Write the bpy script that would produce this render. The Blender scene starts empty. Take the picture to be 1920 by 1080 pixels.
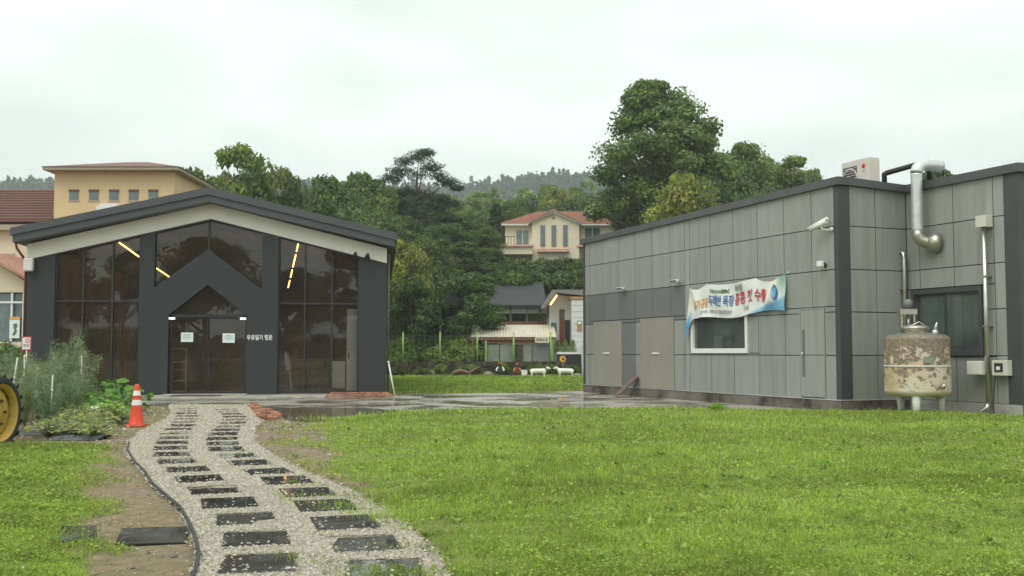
import bpy, bmesh, math, random
import numpy as np
from mathutils import Vector, Matrix

# ------------------------------------------------------------------ camera, sky, sun, exposure
sc = bpy.context.scene
COL = sc.collection
F, TH, EYE = 2000.0, math.atan(120 / 2000.0), 1.4          # focal length in px of the 1920 wide photo, upward tilt, eye height
cam = bpy.data.cameras.new('camera'); cam.sensor_width = 36; cam.lens = 36 * F / 1920
cam.clip_start = 0.1; cam.clip_end = 6000
camo = bpy.data.objects.new('camera', cam); COL.objects.link(camo)
camo.location = (0, 0, EYE); camo.rotation_euler = (math.pi / 2 + TH, 0, 0)
sc.camera = camo

SUN_EL, SUN_AZ = math.radians(58), math.radians(215)        # high, behind the viewer on the left
world = bpy.data.worlds.new('World'); sc.world = world; world.use_nodes = True
wn, wl = world.node_tree.nodes, world.node_tree.links
wn.clear()
w_out = wn.new('ShaderNodeOutputWorld'); w_bg = wn.new('ShaderNodeBackground')
w_sky = wn.new('ShaderNodeTexSky'); w_sky.sky_type = 'NISHITA'; w_sky.sun_disc = False
w_sky.sun_elevation = SUN_EL; w_sky.sun_rotation = SUN_AZ; w_sky.air_density = 1.0; w_sky.dust_density = 4.0
w_tc = wn.new('ShaderNodeTexCoord'); w_map = wn.new('ShaderNodeMapping'); w_map.inputs['Scale'].default_value = (1, 1, 3.0)
w_n = wn.new('ShaderNodeTexNoise'); w_n.inputs['Scale'].default_value = 2.6; w_n.inputs['Detail'].default_value = 4; w_n.inputs['Roughness'].default_value = .5
w_r = wn.new('ShaderNodeValToRGB')
w_r.color_ramp.elements[0].position = .36; w_r.color_ramp.elements[0].color = (7.35, 8.45, 7.75, 1)
w_r.color_ramp.elements[1].position = .58; w_r.color_ramp.elements[1].color = (9.6, 10.1, 9.6, 1)
w_mix = wn.new('ShaderNodeMixRGB'); w_mix.inputs['Fac'].default_value = .93
wl.new(w_tc.outputs['Generated'], w_map.inputs['Vector']); wl.new(w_map.outputs['Vector'], w_n.inputs['Vector'])
wl.new(w_n.outputs['Fac'], w_r.inputs['Fac']); wl.new(w_sky.outputs['Color'], w_mix.inputs['Color1'])
wl.new(w_r.outputs['Color'], w_mix.inputs['Color2']); wl.new(w_mix.outputs['Color'], w_bg.inputs['Color'])
w_bg.inputs['Strength'].default_value = 0.1
wl.new(w_bg.outputs['Background'], w_out.inputs['Surface'])

sun = bpy.data.lights.new('sun', 'SUN'); sun.energy = 1.5; sun.angle = math.radians(50); sun.color = (1, .97, .92)
suno = bpy.data.objects.new('sun', sun); COL.objects.link(suno)
sdir = Vector((math.sin(SUN_AZ) * math.cos(SUN_EL), math.cos(SUN_AZ) * math.cos(SUN_EL), math.sin(SUN_EL)))
suno.rotation_euler = sdir.to_track_quat('Z', 'Y').to_euler(); suno.location = (-20, -20, 60)

sc.view_settings.view_transform = 'Standard'; sc.view_settings.look = 'None'
sc.view_settings.exposure = 0.42; sc.view_settings.gamma = 1.0; sc.view_settings.use_curve_mapping = False
sc.render.engine = 'CYCLES'; sc.cycles.use_denoising = True
sc.cycles.max_bounces = 6; sc.cycles.diffuse_bounces = 3; sc.cycles.glossy_bounces = 3
sc.cycles.transparent_max_bounces = 12; sc.cycles.transmission_bounces = 4; sc.cycles.volume_bounces = 0
sc.cycles.caustics_reflective = False; sc.cycles.caustics_refractive = False

# ------------------------------------------------------------------ helpers
rng = np.random.default_rng(7); random.seed(7)
R = math.radians

def ray(u, v):
    a = (u - 960) / F; b = (540 - v) / F
    return Vector((a, math.cos(TH) - b * math.sin(TH), math.sin(TH) + b * math.cos(TH)))
def at(u, v, Y):
    d = ray(u, v); return Vector((0, 0, EYE)) + d * (Y / d.y)
def gnd(u, v, z=0.0):
    d = ray(u, v); return Vector((0, 0, EYE)) + d * ((z - EYE) / d.z)

class MB:
    """collects faces, builds ONE mesh object"""
    def __init__(s): s.v = []; s.f = []; s.m = []; s.sm = []
    def add(s, vs, fs, m=0, smooth=False):
        o = len(s.v); s.v += [tuple(p) for p in vs]
        for f in fs: s.f.append(tuple(i + o for i in f)); s.m.append(m); s.sm.append(smooth)
        return s
    def box(s, x0, x1, y0, y1, z0, z1, m=0):
        vs = [(x0, y0, z0), (x1, y0, z0), (x1, y1, z0), (x0, y1, z0), (x0, y0, z1), (x1, y0, z1), (x1, y1, z1), (x0, y1, z1)]
        return s.add(vs, [(0, 3, 2, 1), (4, 5, 6, 7), (0, 1, 5, 4), (1, 2, 6, 5), (2, 3, 7, 6), (3, 0, 4, 7)], m)
    def prism(s, poly, lo, hi, axis='y', m=0):
        """polygon (a,b) extruded along an axis; axis y: (x,z), axis x: (y,z), axis z: (x,y)"""
        n = len(poly)
        def P(a, b, t): return {'y': (a, t, b), 'x': (t, a, b), 'z': (a, b, t)}[axis]
        vs = [P(a, b, lo) for a, b in poly] + [P(a, b, hi) for a, b in poly]
        fs = [tuple(range(n)), tuple(range(2 * n - 1, n - 1, -1))] + [(i, i + n, (i + 1) % n + n, (i + 1) % n) for i in range(n)]
        return s.add(vs, fs, m)
    def tube(s, pts, r, n=10, m=0, cap=True):
        pts = [Vector(p) for p in pts]; k = len(pts)
        rr = r if hasattr(r, '__len__') else [r] * k
        vs = []; fs = []; side = None
        for i, p in enumerate(pts):
            t = (pts[min(i + 1, k - 1)] - pts[max(i - 1, 0)])
            if t.length < 1e-9: t = Vector((0, 0, 1))
            t.normalize()
            if side is None:
                a = Vector((0, 0, 1)) if abs(t.z) < .9 else Vector((1, 0, 0)); side = t.cross(a).normalized()
            else:
                side = (side - t * side.dot(t)); side = side.normalized() if side.length > 1e-6 else t.orthogonal().normalized()
            up = t.cross(side)
            for j in range(n):
                w = 2 * math.pi * j / n; vs.append(p + (side * math.cos(w) + up * math.sin(w)) * rr[i])
        for i in range(k - 1):
            for j in range(n):
                fs.append((i * n + j, i * n + (j + 1) % n, (i + 1) * n + (j + 1) % n, (i + 1) * n + j))
        s.add(vs, fs, m, True)
        if cap:
            o = len(s.v) - len(vs)
            for ring in (range(n - 1, -1, -1), range((k - 1) * n, k * n)):
                s.f.append(tuple(o + j for j in ring)); s.m.append(m); s.sm.append(False)
        return s
    def lathe(s, prof, c=(0, 0, 0), n=24, m=0, axis='z', smooth=True):
        """profile of (radius, height) turned about an axis through c"""
        vs = []; fs = []
        for r, h in prof:
            for j in range(n):
                w = 2 * math.pi * j / n; a, b = r * math.cos(w), r * math.sin(w)
                q = {'z': (a, b, h), 'x': (h, a, b), 'y': (a, h, b)}[axis]
                vs.append((c[0] + q[0], c[1] + q[1], c[2] + q[2]))
        for i in range(len(prof) - 1):
            for j in range(n):
                fs.append((i * n + j, i * n + (j + 1) % n, (i + 1) * n + (j + 1) % n, (i + 1) * n + j))
        return s.add(vs, fs, m, smooth)
    def ball(s, c, rad, n=10, k=7, m=0):
        rad = rad if hasattr(rad, '__len__') else (rad,) * 3
        vs = []; fs = []
        for i in range(k + 1):
            p = math.pi * i / k
            for j in range(n):
                w = 2 * math.pi * j / n
                vs.append((c[0] + rad[0] * math.sin(p) * math.cos(w), c[1] + rad[1] * math.sin(p) * math.sin(w), c[2] + rad[2] * math.cos(p)))
        for i in range(k):
            for j in range(n):
                fs.append((i * n + j, (i + 1) * n + j, (i + 1) * n + (j + 1) % n, i * n + (j + 1) % n))
        return s.add(vs, fs, m, True)
    def build(s, name, mats, parent=None, world=False, bevel=0, loc=None):
        me = bpy.data.meshes.new(name)
        vs = s.v
        if world and parent is not None:
            inv = Matrix.LocRotScale(parent.location, parent.rotation_euler, parent.scale).inverted()
            if parent.parent: inv = inv @ Matrix.LocRotScale(parent.parent.location, parent.parent.rotation_euler, parent.parent.scale).inverted()
            vs = [inv @ Vector(p) for p in vs]
        if loc is not None: vs = [(p[0] - loc[0], p[1] - loc[1], p[2] - loc[2]) for p in vs]
        me.from_pydata([tuple(p) for p in vs], [], s.f)
        for mm in (mats if isinstance(mats, (list, tuple)) else [mats]): me.materials.append(mm)
        me.polygons.foreach_set('material_index', s.m); me.polygons.foreach_set('use_smooth', s.sm)
        me.update()
        bm = bmesh.new(); bm.from_mesh(me); bmesh.ops.recalc_face_normals(bm, faces=bm.faces); bm.to_mesh(me); bm.free()
        o = bpy.data.objects.new(name, me); COL.objects.link(o)
        if parent is not None: o.parent = parent
        if loc is not None: o.location = loc
        if bevel:
            b = o.modifiers.new('bevel', 'BEVEL'); b.width = bevel; b.segments = 2; b.limit_method = 'ANGLE'; b.angle_limit = R(40)
        return o

def tag(o, label=None, cat=None, group=None, kind=None):
    if label: o['label'] = label
    if cat: o['category'] = cat
    if group: o['group'] = group
    if kind: o['kind'] = kind
    return o
def thing(name, label, cat, loc=(0, 0, 0), rz=0, group=None):
    o = bpy.data.objects.new(name, None); COL.objects.link(o); o.empty_display_size = .2
    o.location = loc; o.rotation_euler = (0, 0, rz)
    return tag(o, label, cat, group)
def copy_tree(o, parent=None):
    c = o.copy(); COL.objects.link(c)
    if parent is not None: c.parent = parent
    for ch in list(o.children): copy_tree(ch, c)
    return c
def from_np(name, verts, faces, m, cols=None, smooth=False, parent=None):
    """verts (N,3), faces (M,k) arrays -> object, optional per-vertex colour"""
    me = bpy.data.meshes.new(name); N, M, k = len(verts), len(faces), faces.shape[1]
    me.vertices.add(N); me.vertices.foreach_set('co', np.ascontiguousarray(verts, dtype=np.float32).ravel())
    me.loops.add(M * k); me.loops.foreach_set('vertex_index', np.ascontiguousarray(faces, dtype=np.int32).ravel())
    me.polygons.add(M); me.polygons.foreach_set('loop_start', np.arange(0, M * k, k, dtype=np.int32))
    if smooth: me.polygons.foreach_set('use_smooth', np.ones(M, dtype=bool))
    if cols is not None:
        a = me.color_attributes.new('col', 'FLOAT_COLOR', 'POINT')
        c4 = np.ones((N, 4), dtype=np.float32); c4[:, :3] = cols; a.data.foreach_set('color', c4.ravel())
    me.materials.append(m); me.update(); me.validate()
    o = bpy.data.objects.new(name, me); COL.objects.link(o)
    if parent is not None: o.parent = parent
    return o
SC2 = bpy.data.scenes.new('bench')                            # a side scene to evaluate modifiers and text in
def bench(o):
    SC2.collection.objects.link(o); vl = SC2.view_layers[0]; vl.update(); return vl.depsgraph
def remeshed(name, caps, m, voxel, parent=None, world=True, smooth_it=6):
    """one continuous skin round tapered capsules [(p,q,rp,rq)]"""
    b = MB()
    for p, q, rp, rq in caps:
        p, q = Vector(p), Vector(q); pts = []; rs = []
        for t in np.linspace(0, 1, 6): pts.append(p.lerp(q, t)); rs.append(rp + (rq - rp) * t)
        if (q - p).length > 1e-4: b.tube(pts, rs, 10)
        b.ball(p, rp); b.ball(q, rq)
    o = b.build(name, m, parent, world); COL.objects.unlink(o); o.parent = None
    md = o.modifiers.new('r', 'REMESH'); md.mode = 'VOXEL'; md.voxel_size = voxel
    ms = o.modifiers.new('s', 'SMOOTH'); ms.iterations = smooth_it; ms.factor = .5
    dg = bench(o); me = bpy.data.meshes.new_from_object(o.evaluated_get(dg))
    o.modifiers.clear(); o.data = me; SC2.collection.objects.unlink(o); COL.objects.link(o); o.parent = parent
    me.materials.clear(); me.materials.append(m)
    me.polygons.foreach_set('use_smooth', [True] * len(me.polygons))
    return o
def text_verts(body, size, bold=0.0):
    """outline mesh of a word, centred: (verts Nx2, faces)"""
    c = bpy.data.curves.new('t', 'FONT'); c.body = body; c.size = size; c.align_x = 'CENTER'; c.align_y = 'CENTER'; c.resolution_u = 3; c.offset = bold
    o = bpy.data.objects.new('t', c); dg = bench(o); me = bpy.data.meshes.new_from_object(o.evaluated_get(dg))
    vs = [(v.co.x, v.co.y) for v in me.vertices]; fs = [tuple(p.vertices) for p in me.polygons]
    bpy.data.objects.remove(o); bpy.data.curves.remove(c); bpy.data.meshes.remove(me)
    return vs, fs

# ------------------------------------------------------------------ materials
def nodes_of(name):
    m = bpy.data.materials.new(name); m.use_nodes = True; nt = m.node_tree
    return m, nt, nt.nodes['Principled BSDF']
def N(nt, kind, **kw):
    n = nt.nodes.new(kind)
    for k, val in kw.items():
        if k in n.inputs: n.inputs[k].default_value = val
        else: setattr(n, k, val)
    return n
def ramp(nt, src, p0, c0, p1, c1):
    r = N(nt, 'ShaderNodeValToRGB'); e = r.color_ramp.elements
    e[0].position, e[1].position = p0, p1
    e[0].color = (*c0, 1) if len(c0) == 3 else c0; e[1].color = (*c1, 1) if len(c1) == 3 else c1
    nt.links.new(src, r.inputs['Fac']); return r
def scl(c, k): return tuple(max(0, x * k) for x in c)
def mat(name, col, rough=.6, var=.12, scale=3.0, col2=None, bump=0, bscale=60, metal=0, spec=.4, stain=None, stain_p=(.55, .7), stain_scale=.9, rough2=None, stretch=None, world_co=False):
    m, nt, b = nodes_of(name); L = nt.links
    tc = N(nt, 'ShaderNodeTexCoord')
    if world_co:
        g = N(nt, 'ShaderNodeNewGeometry'); vec = g.outputs['Position']
    else: vec = tc.outputs['Object']
    if stretch:
        mp = N(nt, 'ShaderNodeMapping'); mp.inputs['Scale'].default_value = stretch; L.new(vec, mp.inputs['Vector']); vec = mp.outputs['Vector']
    no = N(nt, 'ShaderNodeTexNoise', Scale=scale, Detail=6.0, Roughness=.62); L.new(vec, no.inputs['Vector'])
    r = ramp(nt, no.outputs['Fac'], .3, scl(col, 1 - var), .7, col2 if col2 else scl(col, 1 + var))
    src = r.outputs['Color']
    if stain:
        n2 = N(nt, 'ShaderNodeTexNoise', Scale=stain_scale, Detail=8.0, Roughness=.65); L.new(vec, n2.inputs['Vector'])
        f2 = ramp(nt, n2.outputs['Fac'], stain_p[0], (0, 0, 0), stain_p[1], (1, 1, 1))
        mx = N(nt, 'ShaderNodeMixRGB'); mx.inputs['Color2'].default_value = (*stain, 1)
        L.new(f2.outputs['Color'], mx.inputs['Fac']); L.new(src, mx.inputs['Color1']); src = mx.outputs['Color']
        if rough2 is not None:
            mr = N(nt, 'ShaderNodeMapRange'); mr.inputs['To Min'].default_value = rough; mr.inputs['To Max'].default_value = rough2
            L.new(f2.outputs['Color'], mr.inputs['Value']); L.new(mr.outputs['Result'], b.inputs['Roughness'])
    L.new(src, b.inputs['Base Color'])
    if not (stain and rough2 is not None): b.inputs['Roughness'].default_value = rough
    b.inputs['Metallic'].default_value = metal; b.inputs['Specular IOR Level'].default_value = spec
    if bump:
        nb = N(nt, 'ShaderNodeTexNoise', Scale=bscale, Detail=4.0); L.new(vec, nb.inputs['Vector'])
        bp = N(nt, 'ShaderNodeBump', Strength=bump, Distance=.02); L.new(nb.outputs['Fac'], bp.inputs['Height']); L.new(bp.outputs['Normal'], b.inputs['Normal'])
    return m
def vary(m, k):
    """every piece made of this material differs a little in tone"""
    nt = m.node_tree; b = nt.nodes['Principled BSDF']; l = b.inputs['Base Color'].links[0]; src = l.from_socket; nt.links.remove(l)
    oi = N(nt, 'ShaderNodeObjectInfo'); mr = N(nt, 'ShaderNodeMapRange'); mr.inputs['To Min'].default_value = 1 - k; mr.inputs['To Max'].default_value = 1 + k; nt.links.new(oi.outputs['Random'], mr.inputs['Value'])
    mx = N(nt, 'ShaderNodeVectorMath', operation='SCALE'); nt.links.new(src, mx.inputs[0]); nt.links.new(mr.outputs['Result'], mx.inputs['Scale']); nt.links.new(mx.outputs['Vector'], b.inputs['Base Color'])
def emit(name, col, s):
    m, nt, b = nodes_of(name); b.inputs['Base Color'].default_value = (*col, 1)
    b.inputs['Emission Color'].default_value = (*col, 1); b.inputs['Emission Strength'].default_value = s; return m
def glass(name, tint, ior=1.5, rough=.0, add=1.0, wav=0.0, dust=0.0, veilc=(.5, .5, .45)):
    """flat pane: tinted see-through plus a fresnel mirror"""
    m, nt, b = nodes_of(name); L = nt.links; nt.nodes.remove(b); out = nt.nodes['Material Output']
    t = N(nt, 'ShaderNodeBsdfTransparent'); t.inputs['Color'].default_value = (*tint, 1)
    g = N(nt, 'ShaderNodeBsdfGlossy'); g.inputs['Roughness'].default_value = rough; g.inputs['Color'].default_value = (add, add, add, 1)
    fr = N(nt, 'ShaderNodeFresnel'); fr.inputs['IOR'].default_value = ior
    mx = N(nt, 'ShaderNodeMixShader'); L.new(fr.outputs['Fac'], mx.inputs['Fac'])
    if wav:
        tc = N(nt, 'ShaderNodeTexCoord'); no = N(nt, 'ShaderNodeTexNoise', Scale=.8, Detail=1.0); L.new(tc.outputs['Object'], no.inputs['Vector'])
        bp = N(nt, 'ShaderNodeBump', Strength=wav, Distance=.05); L.new(no.outputs['Fac'], bp.inputs['Height'])
        L.new(bp.outputs['Normal'], g.inputs['Normal']); L.new(bp.outputs['Normal'], fr.inputs['Normal'])
    df = N(nt, 'ShaderNodeBsdfDiffuse'); df.inputs['Color'].default_value = (*veilc, 1); md = N(nt, 'ShaderNodeMixShader')      # diffuse veil that paints brightness into dark panes, patchy like smears
    tcd = N(nt, 'ShaderNodeTexCoord'); nd = N(nt, 'ShaderNodeTexNoise', Scale=1.3, Detail=5.0); L.new(tcd.outputs['Object'], nd.inputs['Vector']); rd = ramp(nt, nd.outputs['Fac'], .3, (dust * .6,) * 3, .7, (dust * 1.4,) * 3)
    L.new(rd.outputs['Color'], md.inputs['Fac']); L.new(t.outputs['BSDF'], md.inputs[1]); L.new(df.outputs['BSDF'], md.inputs[2])
    L.new(md.outputs['Shader'], mx.inputs[1]); L.new(g.outputs['BSDF'], mx.inputs[2]); L.new(mx.outputs['Shader'], out.inputs['Surface'])
    return m
def leafmat(name, trans=.35, rough=.55, spec=.25):
    """colour comes from the leaf's own attribute times the plant's own tint (object colour)"""
    m, nt, b = nodes_of(name); L = nt.links; out = nt.nodes['Material Output']
    at_ = N(nt, 'ShaderNodeVertexColor', layer_name='col'); oi = N(nt, 'ShaderNodeObjectInfo')
    mx = N(nt, 'ShaderNodeMixRGB', blend_type='MULTIPLY'); mx.inputs['Fac'].default_value = 1
    L.new(at_.outputs['Color'], mx.inputs['Color1']); L.new(oi.outputs['Color'], mx.inputs['Color2'])
    L.new(mx.outputs['Color'], b.inputs['Base Color']); b.inputs['Roughness'].default_value = rough; b.inputs['Specular IOR Level'].default_value = spec
    tr = N(nt, 'ShaderNodeBsdfTranslucent'); L.new(mx.outputs['Color'], tr.inputs['Color'])
    ms = N(nt, 'ShaderNodeMixShader'); ms.inputs['Fac'].default_value = trans
    L.new(b.outputs['BSDF'], ms.inputs[1]); L.new(tr.outputs['BSDF'], ms.inputs[2]); L.new(ms.outputs['Shader'], out.inputs['Surface'])
    return m

M = {}
M['panel'] = mat('panel', (.31, .322, .305), .4, .06, 1.1, stretch=(2.5, 2.5, .22), bump=.03, bscale=5, stain=(.235, .238, .22), stain_p=(.46, .76), stain_scale=1.4)
M['panel_dark'] = mat('panel_dark', (.17, .175, .172), .42, .06, .9, stretch=(1, 1, .35))
M['trim'] = mat('trim', (.062, .066, .07), .5, .12, 1.5)
M['trim_cap'] = mat('trim_cap', (.085, .088, .09), .45, .15, 1.0)
M['joint'] = mat('joint', (.05, .052, .052), .8, .1)
M['plinth'] = mat('plinth', (.2, .185, .155), .7, .25, 2.2, stain=(.055, .045, .035), stain_p=(.42, .6), stain_scale=1.1, bump=.3, bscale=25)
M['plinth_pale'] = mat('plinth_pale', (.38, .38, .36), .7, .1, 2.2, stain=(.16, .15, .13), stain_p=(.5, .75))
M['steel'] = mat('steel', (.44, .42, .36), .33, .07, 1.2, metal=.75, stretch=(1, 1, .25))
M['steel_door'] = mat('steel_door', (.5, .48, .42), .3, .07, 1.2, metal=.4, stretch=(1, 1, .25), spec=.6)
M['alu'] = mat('alu', (.66, .68, .68), .42, .14, 6, metal=.6)
M['pipe'] = mat('pipe', (.62, .6, .55), .28, .1, 5, metal=.9)
M['white'] = mat('white', (.78, .79, .76), .45, .05, 2)
M['white_wall'] = mat('white_wall', (.62, .65, .64), .6, .06, 1)
M['white_plastic'] = mat('white_plastic', (.72, .72, .68), .4, .05, 2)
M['cream_metal'] = mat('cream_metal', (.62, .59, .54), .45, .06, 2, stain=(.45, .4, .33), stain_p=(.6, .8))
M['dark'] = mat('dark', (.03, .03, .032), .6, .2)
M['black'] = mat('black', (.012, .012, .012), .5, .2)
M['rubber'] = mat('rubber', (.028, .027, .026), .75, .35, 6, stain=(.09, .08, .065), stain_p=(.55, .75), stain_scale=5, bump=.2)
M['house_dark'] = mat('house_dark', (.03, .034, .036), .55, .1, .8)
M['house_roof'] = mat('house_roof', (.075, .082, .09), .42, .12, .8, stretch=(.4, 1, 1))
M['fascia_white'] = mat('fascia_white', (.8, .79, .71), .6, .05, .8, stain=(.68, .67, .59), stain_p=(.55, .8), stain_scale=.6)
M['mullion'] = mat('mullion', (.03, .033, .035), .45, .1)
M['glass'] = glass('glass', (.86, .84, .8), 1.58, wav=.012, dust=.045, veilc=(.5, .43, .34))
M['glass_dark'] = glass('glass_dark', (.7, .76, .74), 1.95, wav=.01, dust=.13, veilc=(.5, .56, .52))
M['pane_far'] = mat('pane_far', (.11, .15, .15), .12, .3, 2, spec=.8)
M['wood_in'] = mat('wood_in', (.3, .2, .13), .6, .3, 2, stretch=(1, .2, 1))
M['brown_in'] = mat('brown_in', (.3, .235, .18), .7, .25, 1)
M['floor_in'] = mat('floor_in', (.26, .23, .2), .3, .15, 1)
M['rust_curtain'] = mat('rust_curtain', (.2, .075, .04), .8, .2, 2)
M['shelf_wood'] = mat('shelf_wood', (.42, .29, .12), .5, .15, 3)
M['led'] = emit('led', (1.0, .5, .14), 4.5)
M['led_small'] = emit('led_small', (1, .95, .85), .9)
M['paper'] = mat('paper', (.72, .8, .78), .6, .03, 3)
M['ink_teal'] = mat('ink_teal', (.3, .48, .5), .6)
M['ink_grey'] = mat('ink_grey', (.25, .27, .25), .7)
M['brick'] = mat('brick', (.38, .18, .115), .75, .25, 5, stain=(.3, .24, .19), stain_p=(.58, .72), stain_scale=4, bump=.3, world_co=True)
M['concrete'] = mat('concrete', (.33, .315, .27), .4, .16, .8, stain=(.15, .13, .1), stain_p=(.44, .56), stain_scale=.55, rough2=.08, bump=.08, bscale=30)
M['curb'] = mat('curb', (.4, .39, .34), .7, .18, 1.5, stain=(.2, .18, .14), stain_p=(.5, .68), stain_scale=1.2, bump=.2)
M['mat_rubber'] = mat('mat_rubber', (.08, .075, .065), .9, .3, 8)
M['slate'] = mat('slate', (.034, .036, .034), .16, .3, 3, stain=(.05, .048, .042), stain_p=(.42, .56), stain_scale=2.5, rough2=.03, bump=.012, bscale=9, world_co=True, spec=.5)
M['orange'] = mat('orange', (.72, .075, .03), .45, .1, 3, stain=(.45, .06, .03), stain_p=(.6, .8), stain_scale=5)
M['reflect_white'] = mat('reflect_white', (.86, .82, .78), .4, .05)
M['rim_yellow'] = mat('rim_yellow', (.5, .34, .06), .5, .2, 4, stain=(.16, .07, .03), stain_p=(.56, .7), stain_scale=5)
M['rust'] = mat('rust', (.12, .05, .03), .8, .35, 5)
M['tractor_green'] = mat('tractor_green', (.03, .1, .03), .45, .2)
M['bark'] = mat('bark', (.09, .07, .05), .9, .35, 6, bump=.5, bscale=18)
M['bark_pine'] = mat('bark_pine', (.1, .06, .045), .9, .3, 5)
M['leaf'] = leafmat('leaf', .33)
M['leaf_far'] = leafmat('leaf_far', .2, .7, .1)
M['grass'] = leafmat('grass', .4, .5, .25)
M['yellow_wall'] = mat('yellow_wall', (.68, .51, .29), .75, .06, .6)
M['cream_wall'] = mat('cream_wall', (.72, .64, .46), .75, .06, .6)
M['soffit'] = mat('soffit', (.42, .36, .27), .7, .08)
M['tile_brown'] = mat('tile_brown', (.16, .075, .06), .6, .14, 1.2, stretch=(.3, 1, 4))
M['tile_red'] = mat('tile_red', (.42, .22, .16), .65, .2, 3, stain=(.3, .17, .12), stain_p=(.5, .7), stain_scale=2)
M['villa_wall'] = mat('villa_wall', (.84, .76, .57), .75, .05, .8)
M['roof_black'] = mat('roof_black', (.035, .038, .042), .7, .2, .8)
M['roof_pale'] = mat('roof_pale', (.6, .7, .68), .5, .06)
M['roof_grey'] = mat('roof_grey', (.2, .2, .195), .6, .08)
M['wood_soffit'] = mat('wood_soffit', (.4, .22, .1), .6, .12, 2)
M['wood_red'] = mat('wood_red', (.2, .06, .035), .6, .15, 3)
M['wood_brown'] = mat('wood_brown', (.22, .12, .06), .75, .25, 3)
M['barn_band'] = mat('barn_band', (.66, .66, .55), .7, .06, 1)
M['canopy'] = mat('canopy', (.6, .56, .44), .6, .2, 6, stain=(.3, .26, .2), stain_p=(.55, .7), stain_scale=4)
M['fence_green'] = mat('fence_green', (.26, .42, .12), .5, .1)
M['stone_wall'] = mat('stone_wall', (.075, .06, .042), .9, .4, 3, stain=(.04, .055, .02), stain_p=(.45, .6), stain_scale=1.2, bump=.6, bscale=8)
M['rock'] = mat('rock', (.23, .21, .17), .85, .3, 2, stain=(.1, .11, .06), stain_p=(.5, .65), stain_scale=2, bump=.4, bscale=10)
M['log'] = mat('log', (.2, .13, .08), .85, .3, 4, bump=.4)
M['net'] = mat('net', (.24, .27, .22), .7, .2, 2)
M['statue_white'] = mat('statue_white', (.8, .78, .7), .5, .05)
M['denim'] = mat('denim', (.035, .04, .05), .8, .2)
M['skin'] = mat('skin', (.3, .13, .08), .6, .1)
M['hat'] = mat('hat', (.2, .07, .035), .8, .2)
M['ochre'] = mat('ochre', (.5, .26, .06), .7, .15)
M['petal'] = mat('petal', (.8, .45, .03), .5, .1)
M['red'] = mat('red', (.6, .03, .03), .5, .05)
M['blue'] = mat('blue', (.07, .18, .42), .5, .05)
M['blue_light'] = mat('blue_light', (.15, .45, .7), .5, .05)
M['text_orange'] = mat('text_orange', (.68, .36, .1), .5, .05)
M['text_red'] = mat('text_red', (.55, .07, .09), .5, .05)
M['text_green'] = mat('text_green', (.12, .2, .11), .6, .05)
M['car_paint'] = mat('car_paint', (.66, .67, .66), .22, .03, 1, spec=.6)
M['car_glass'] = mat('car_glass', (.03, .035, .035), .06, .1, spec=.8)
M['hay_red'] = mat('hay_red', (.3, .1, .06), .7, .2)
M['film'] = mat('film', (.06, .062, .066), .35, .3, 4, bump=.4, bscale=15)
M['screen'] = mat('screen', (.42, .48, .44), .7, .15, 1.5)  # for panels added behind the windows to brighten them
M['blind_green'] = mat('blind_green', (.1, .34, .29), .7, .15, 1.5)
M['plank_dark'] = mat('plank_dark', (.15, .095, .08), .7, .2, 4)
M['stake'] = mat('stake', (.6, .58, .5), .6, .1)

vary(M['panel'], .06); vary(M['panel_dark'], .05); vary(M['slate'], .35); vary(M['brick'], .25); vary(M['stone_wall'], .4)
# ground sheets
def ground_mat(name, a, b, c, s1, s2, p=(.45, .6), rough=.9, bump=.4):
    m, nt, bs = nodes_of(name); L = nt.links
    g = N(nt, 'ShaderNodeNewGeometry'); v = g.outputs['Position']
    n1 = N(nt, 'ShaderNodeTexNoise', Scale=s1, Detail=10.0, Roughness=.7); n2 = N(nt, 'ShaderNodeTexNoise', Scale=s2, Detail=5.0, Roughness=.6)
    L.new(v, n1.inputs['Vector']); L.new(v, n2.inputs['Vector'])
    r1 = ramp(nt, n1.outputs['Fac'], .3, a, .7, b); r2 = ramp(nt, n2.outputs['Fac'], p[0], (0, 0, 0), p[1], (1, 1, 1))
    mx = N(nt, 'ShaderNodeMixRGB'); mx.inputs['Color2'].default_value = (*c, 1)
    L.new(r2.outputs['Color'], mx.inputs['Fac']); L.new(r1.outputs['Color'], mx.inputs['Color1']); L.new(mx.outputs['Color'], bs.inputs['Base Color'])
    bs.inputs['Roughness'].default_value = rough; bs.inputs['Specular IOR Level'].default_value = .25
    bp = N(nt, 'ShaderNodeBump', Strength=bump, Distance=.03); L.new(n1.outputs['Fac'], bp.inputs['Height']); L.new(bp.outputs['Normal'], bs.inputs['Normal'])
    return m
M['dirt'] = ground_mat('dirt', (.125, .096, .056), (.315, .25, .155), (.13, .13, .055), 9.0, .9, (.5, .68), bump=.8)
M['lawn'] = ground_mat('lawn', (.12, .16, .03), (.18, .22, .05), (.17, .145, .06), 2.2, .8, (.58, .74))
M['hill'] = ground_mat('hill', (.03, .05, .014), (.06, .09, .025), (.07, .075, .03), .4, .08)
M['gravel_bed'] = ground_mat('gravel_bed', (.24, .22, .17), (.4, .37, .29), (.29, .26, .195), 30, 1.0)
M['water'] = mat('water', (.17, .145, .1), .03, .2, 1, spec=.6)
M['soil'] = ground_mat('soil', (.055, .04, .026), (.13, .095, .06), (.07, .055, .03), 4.0, 1.0)

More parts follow.
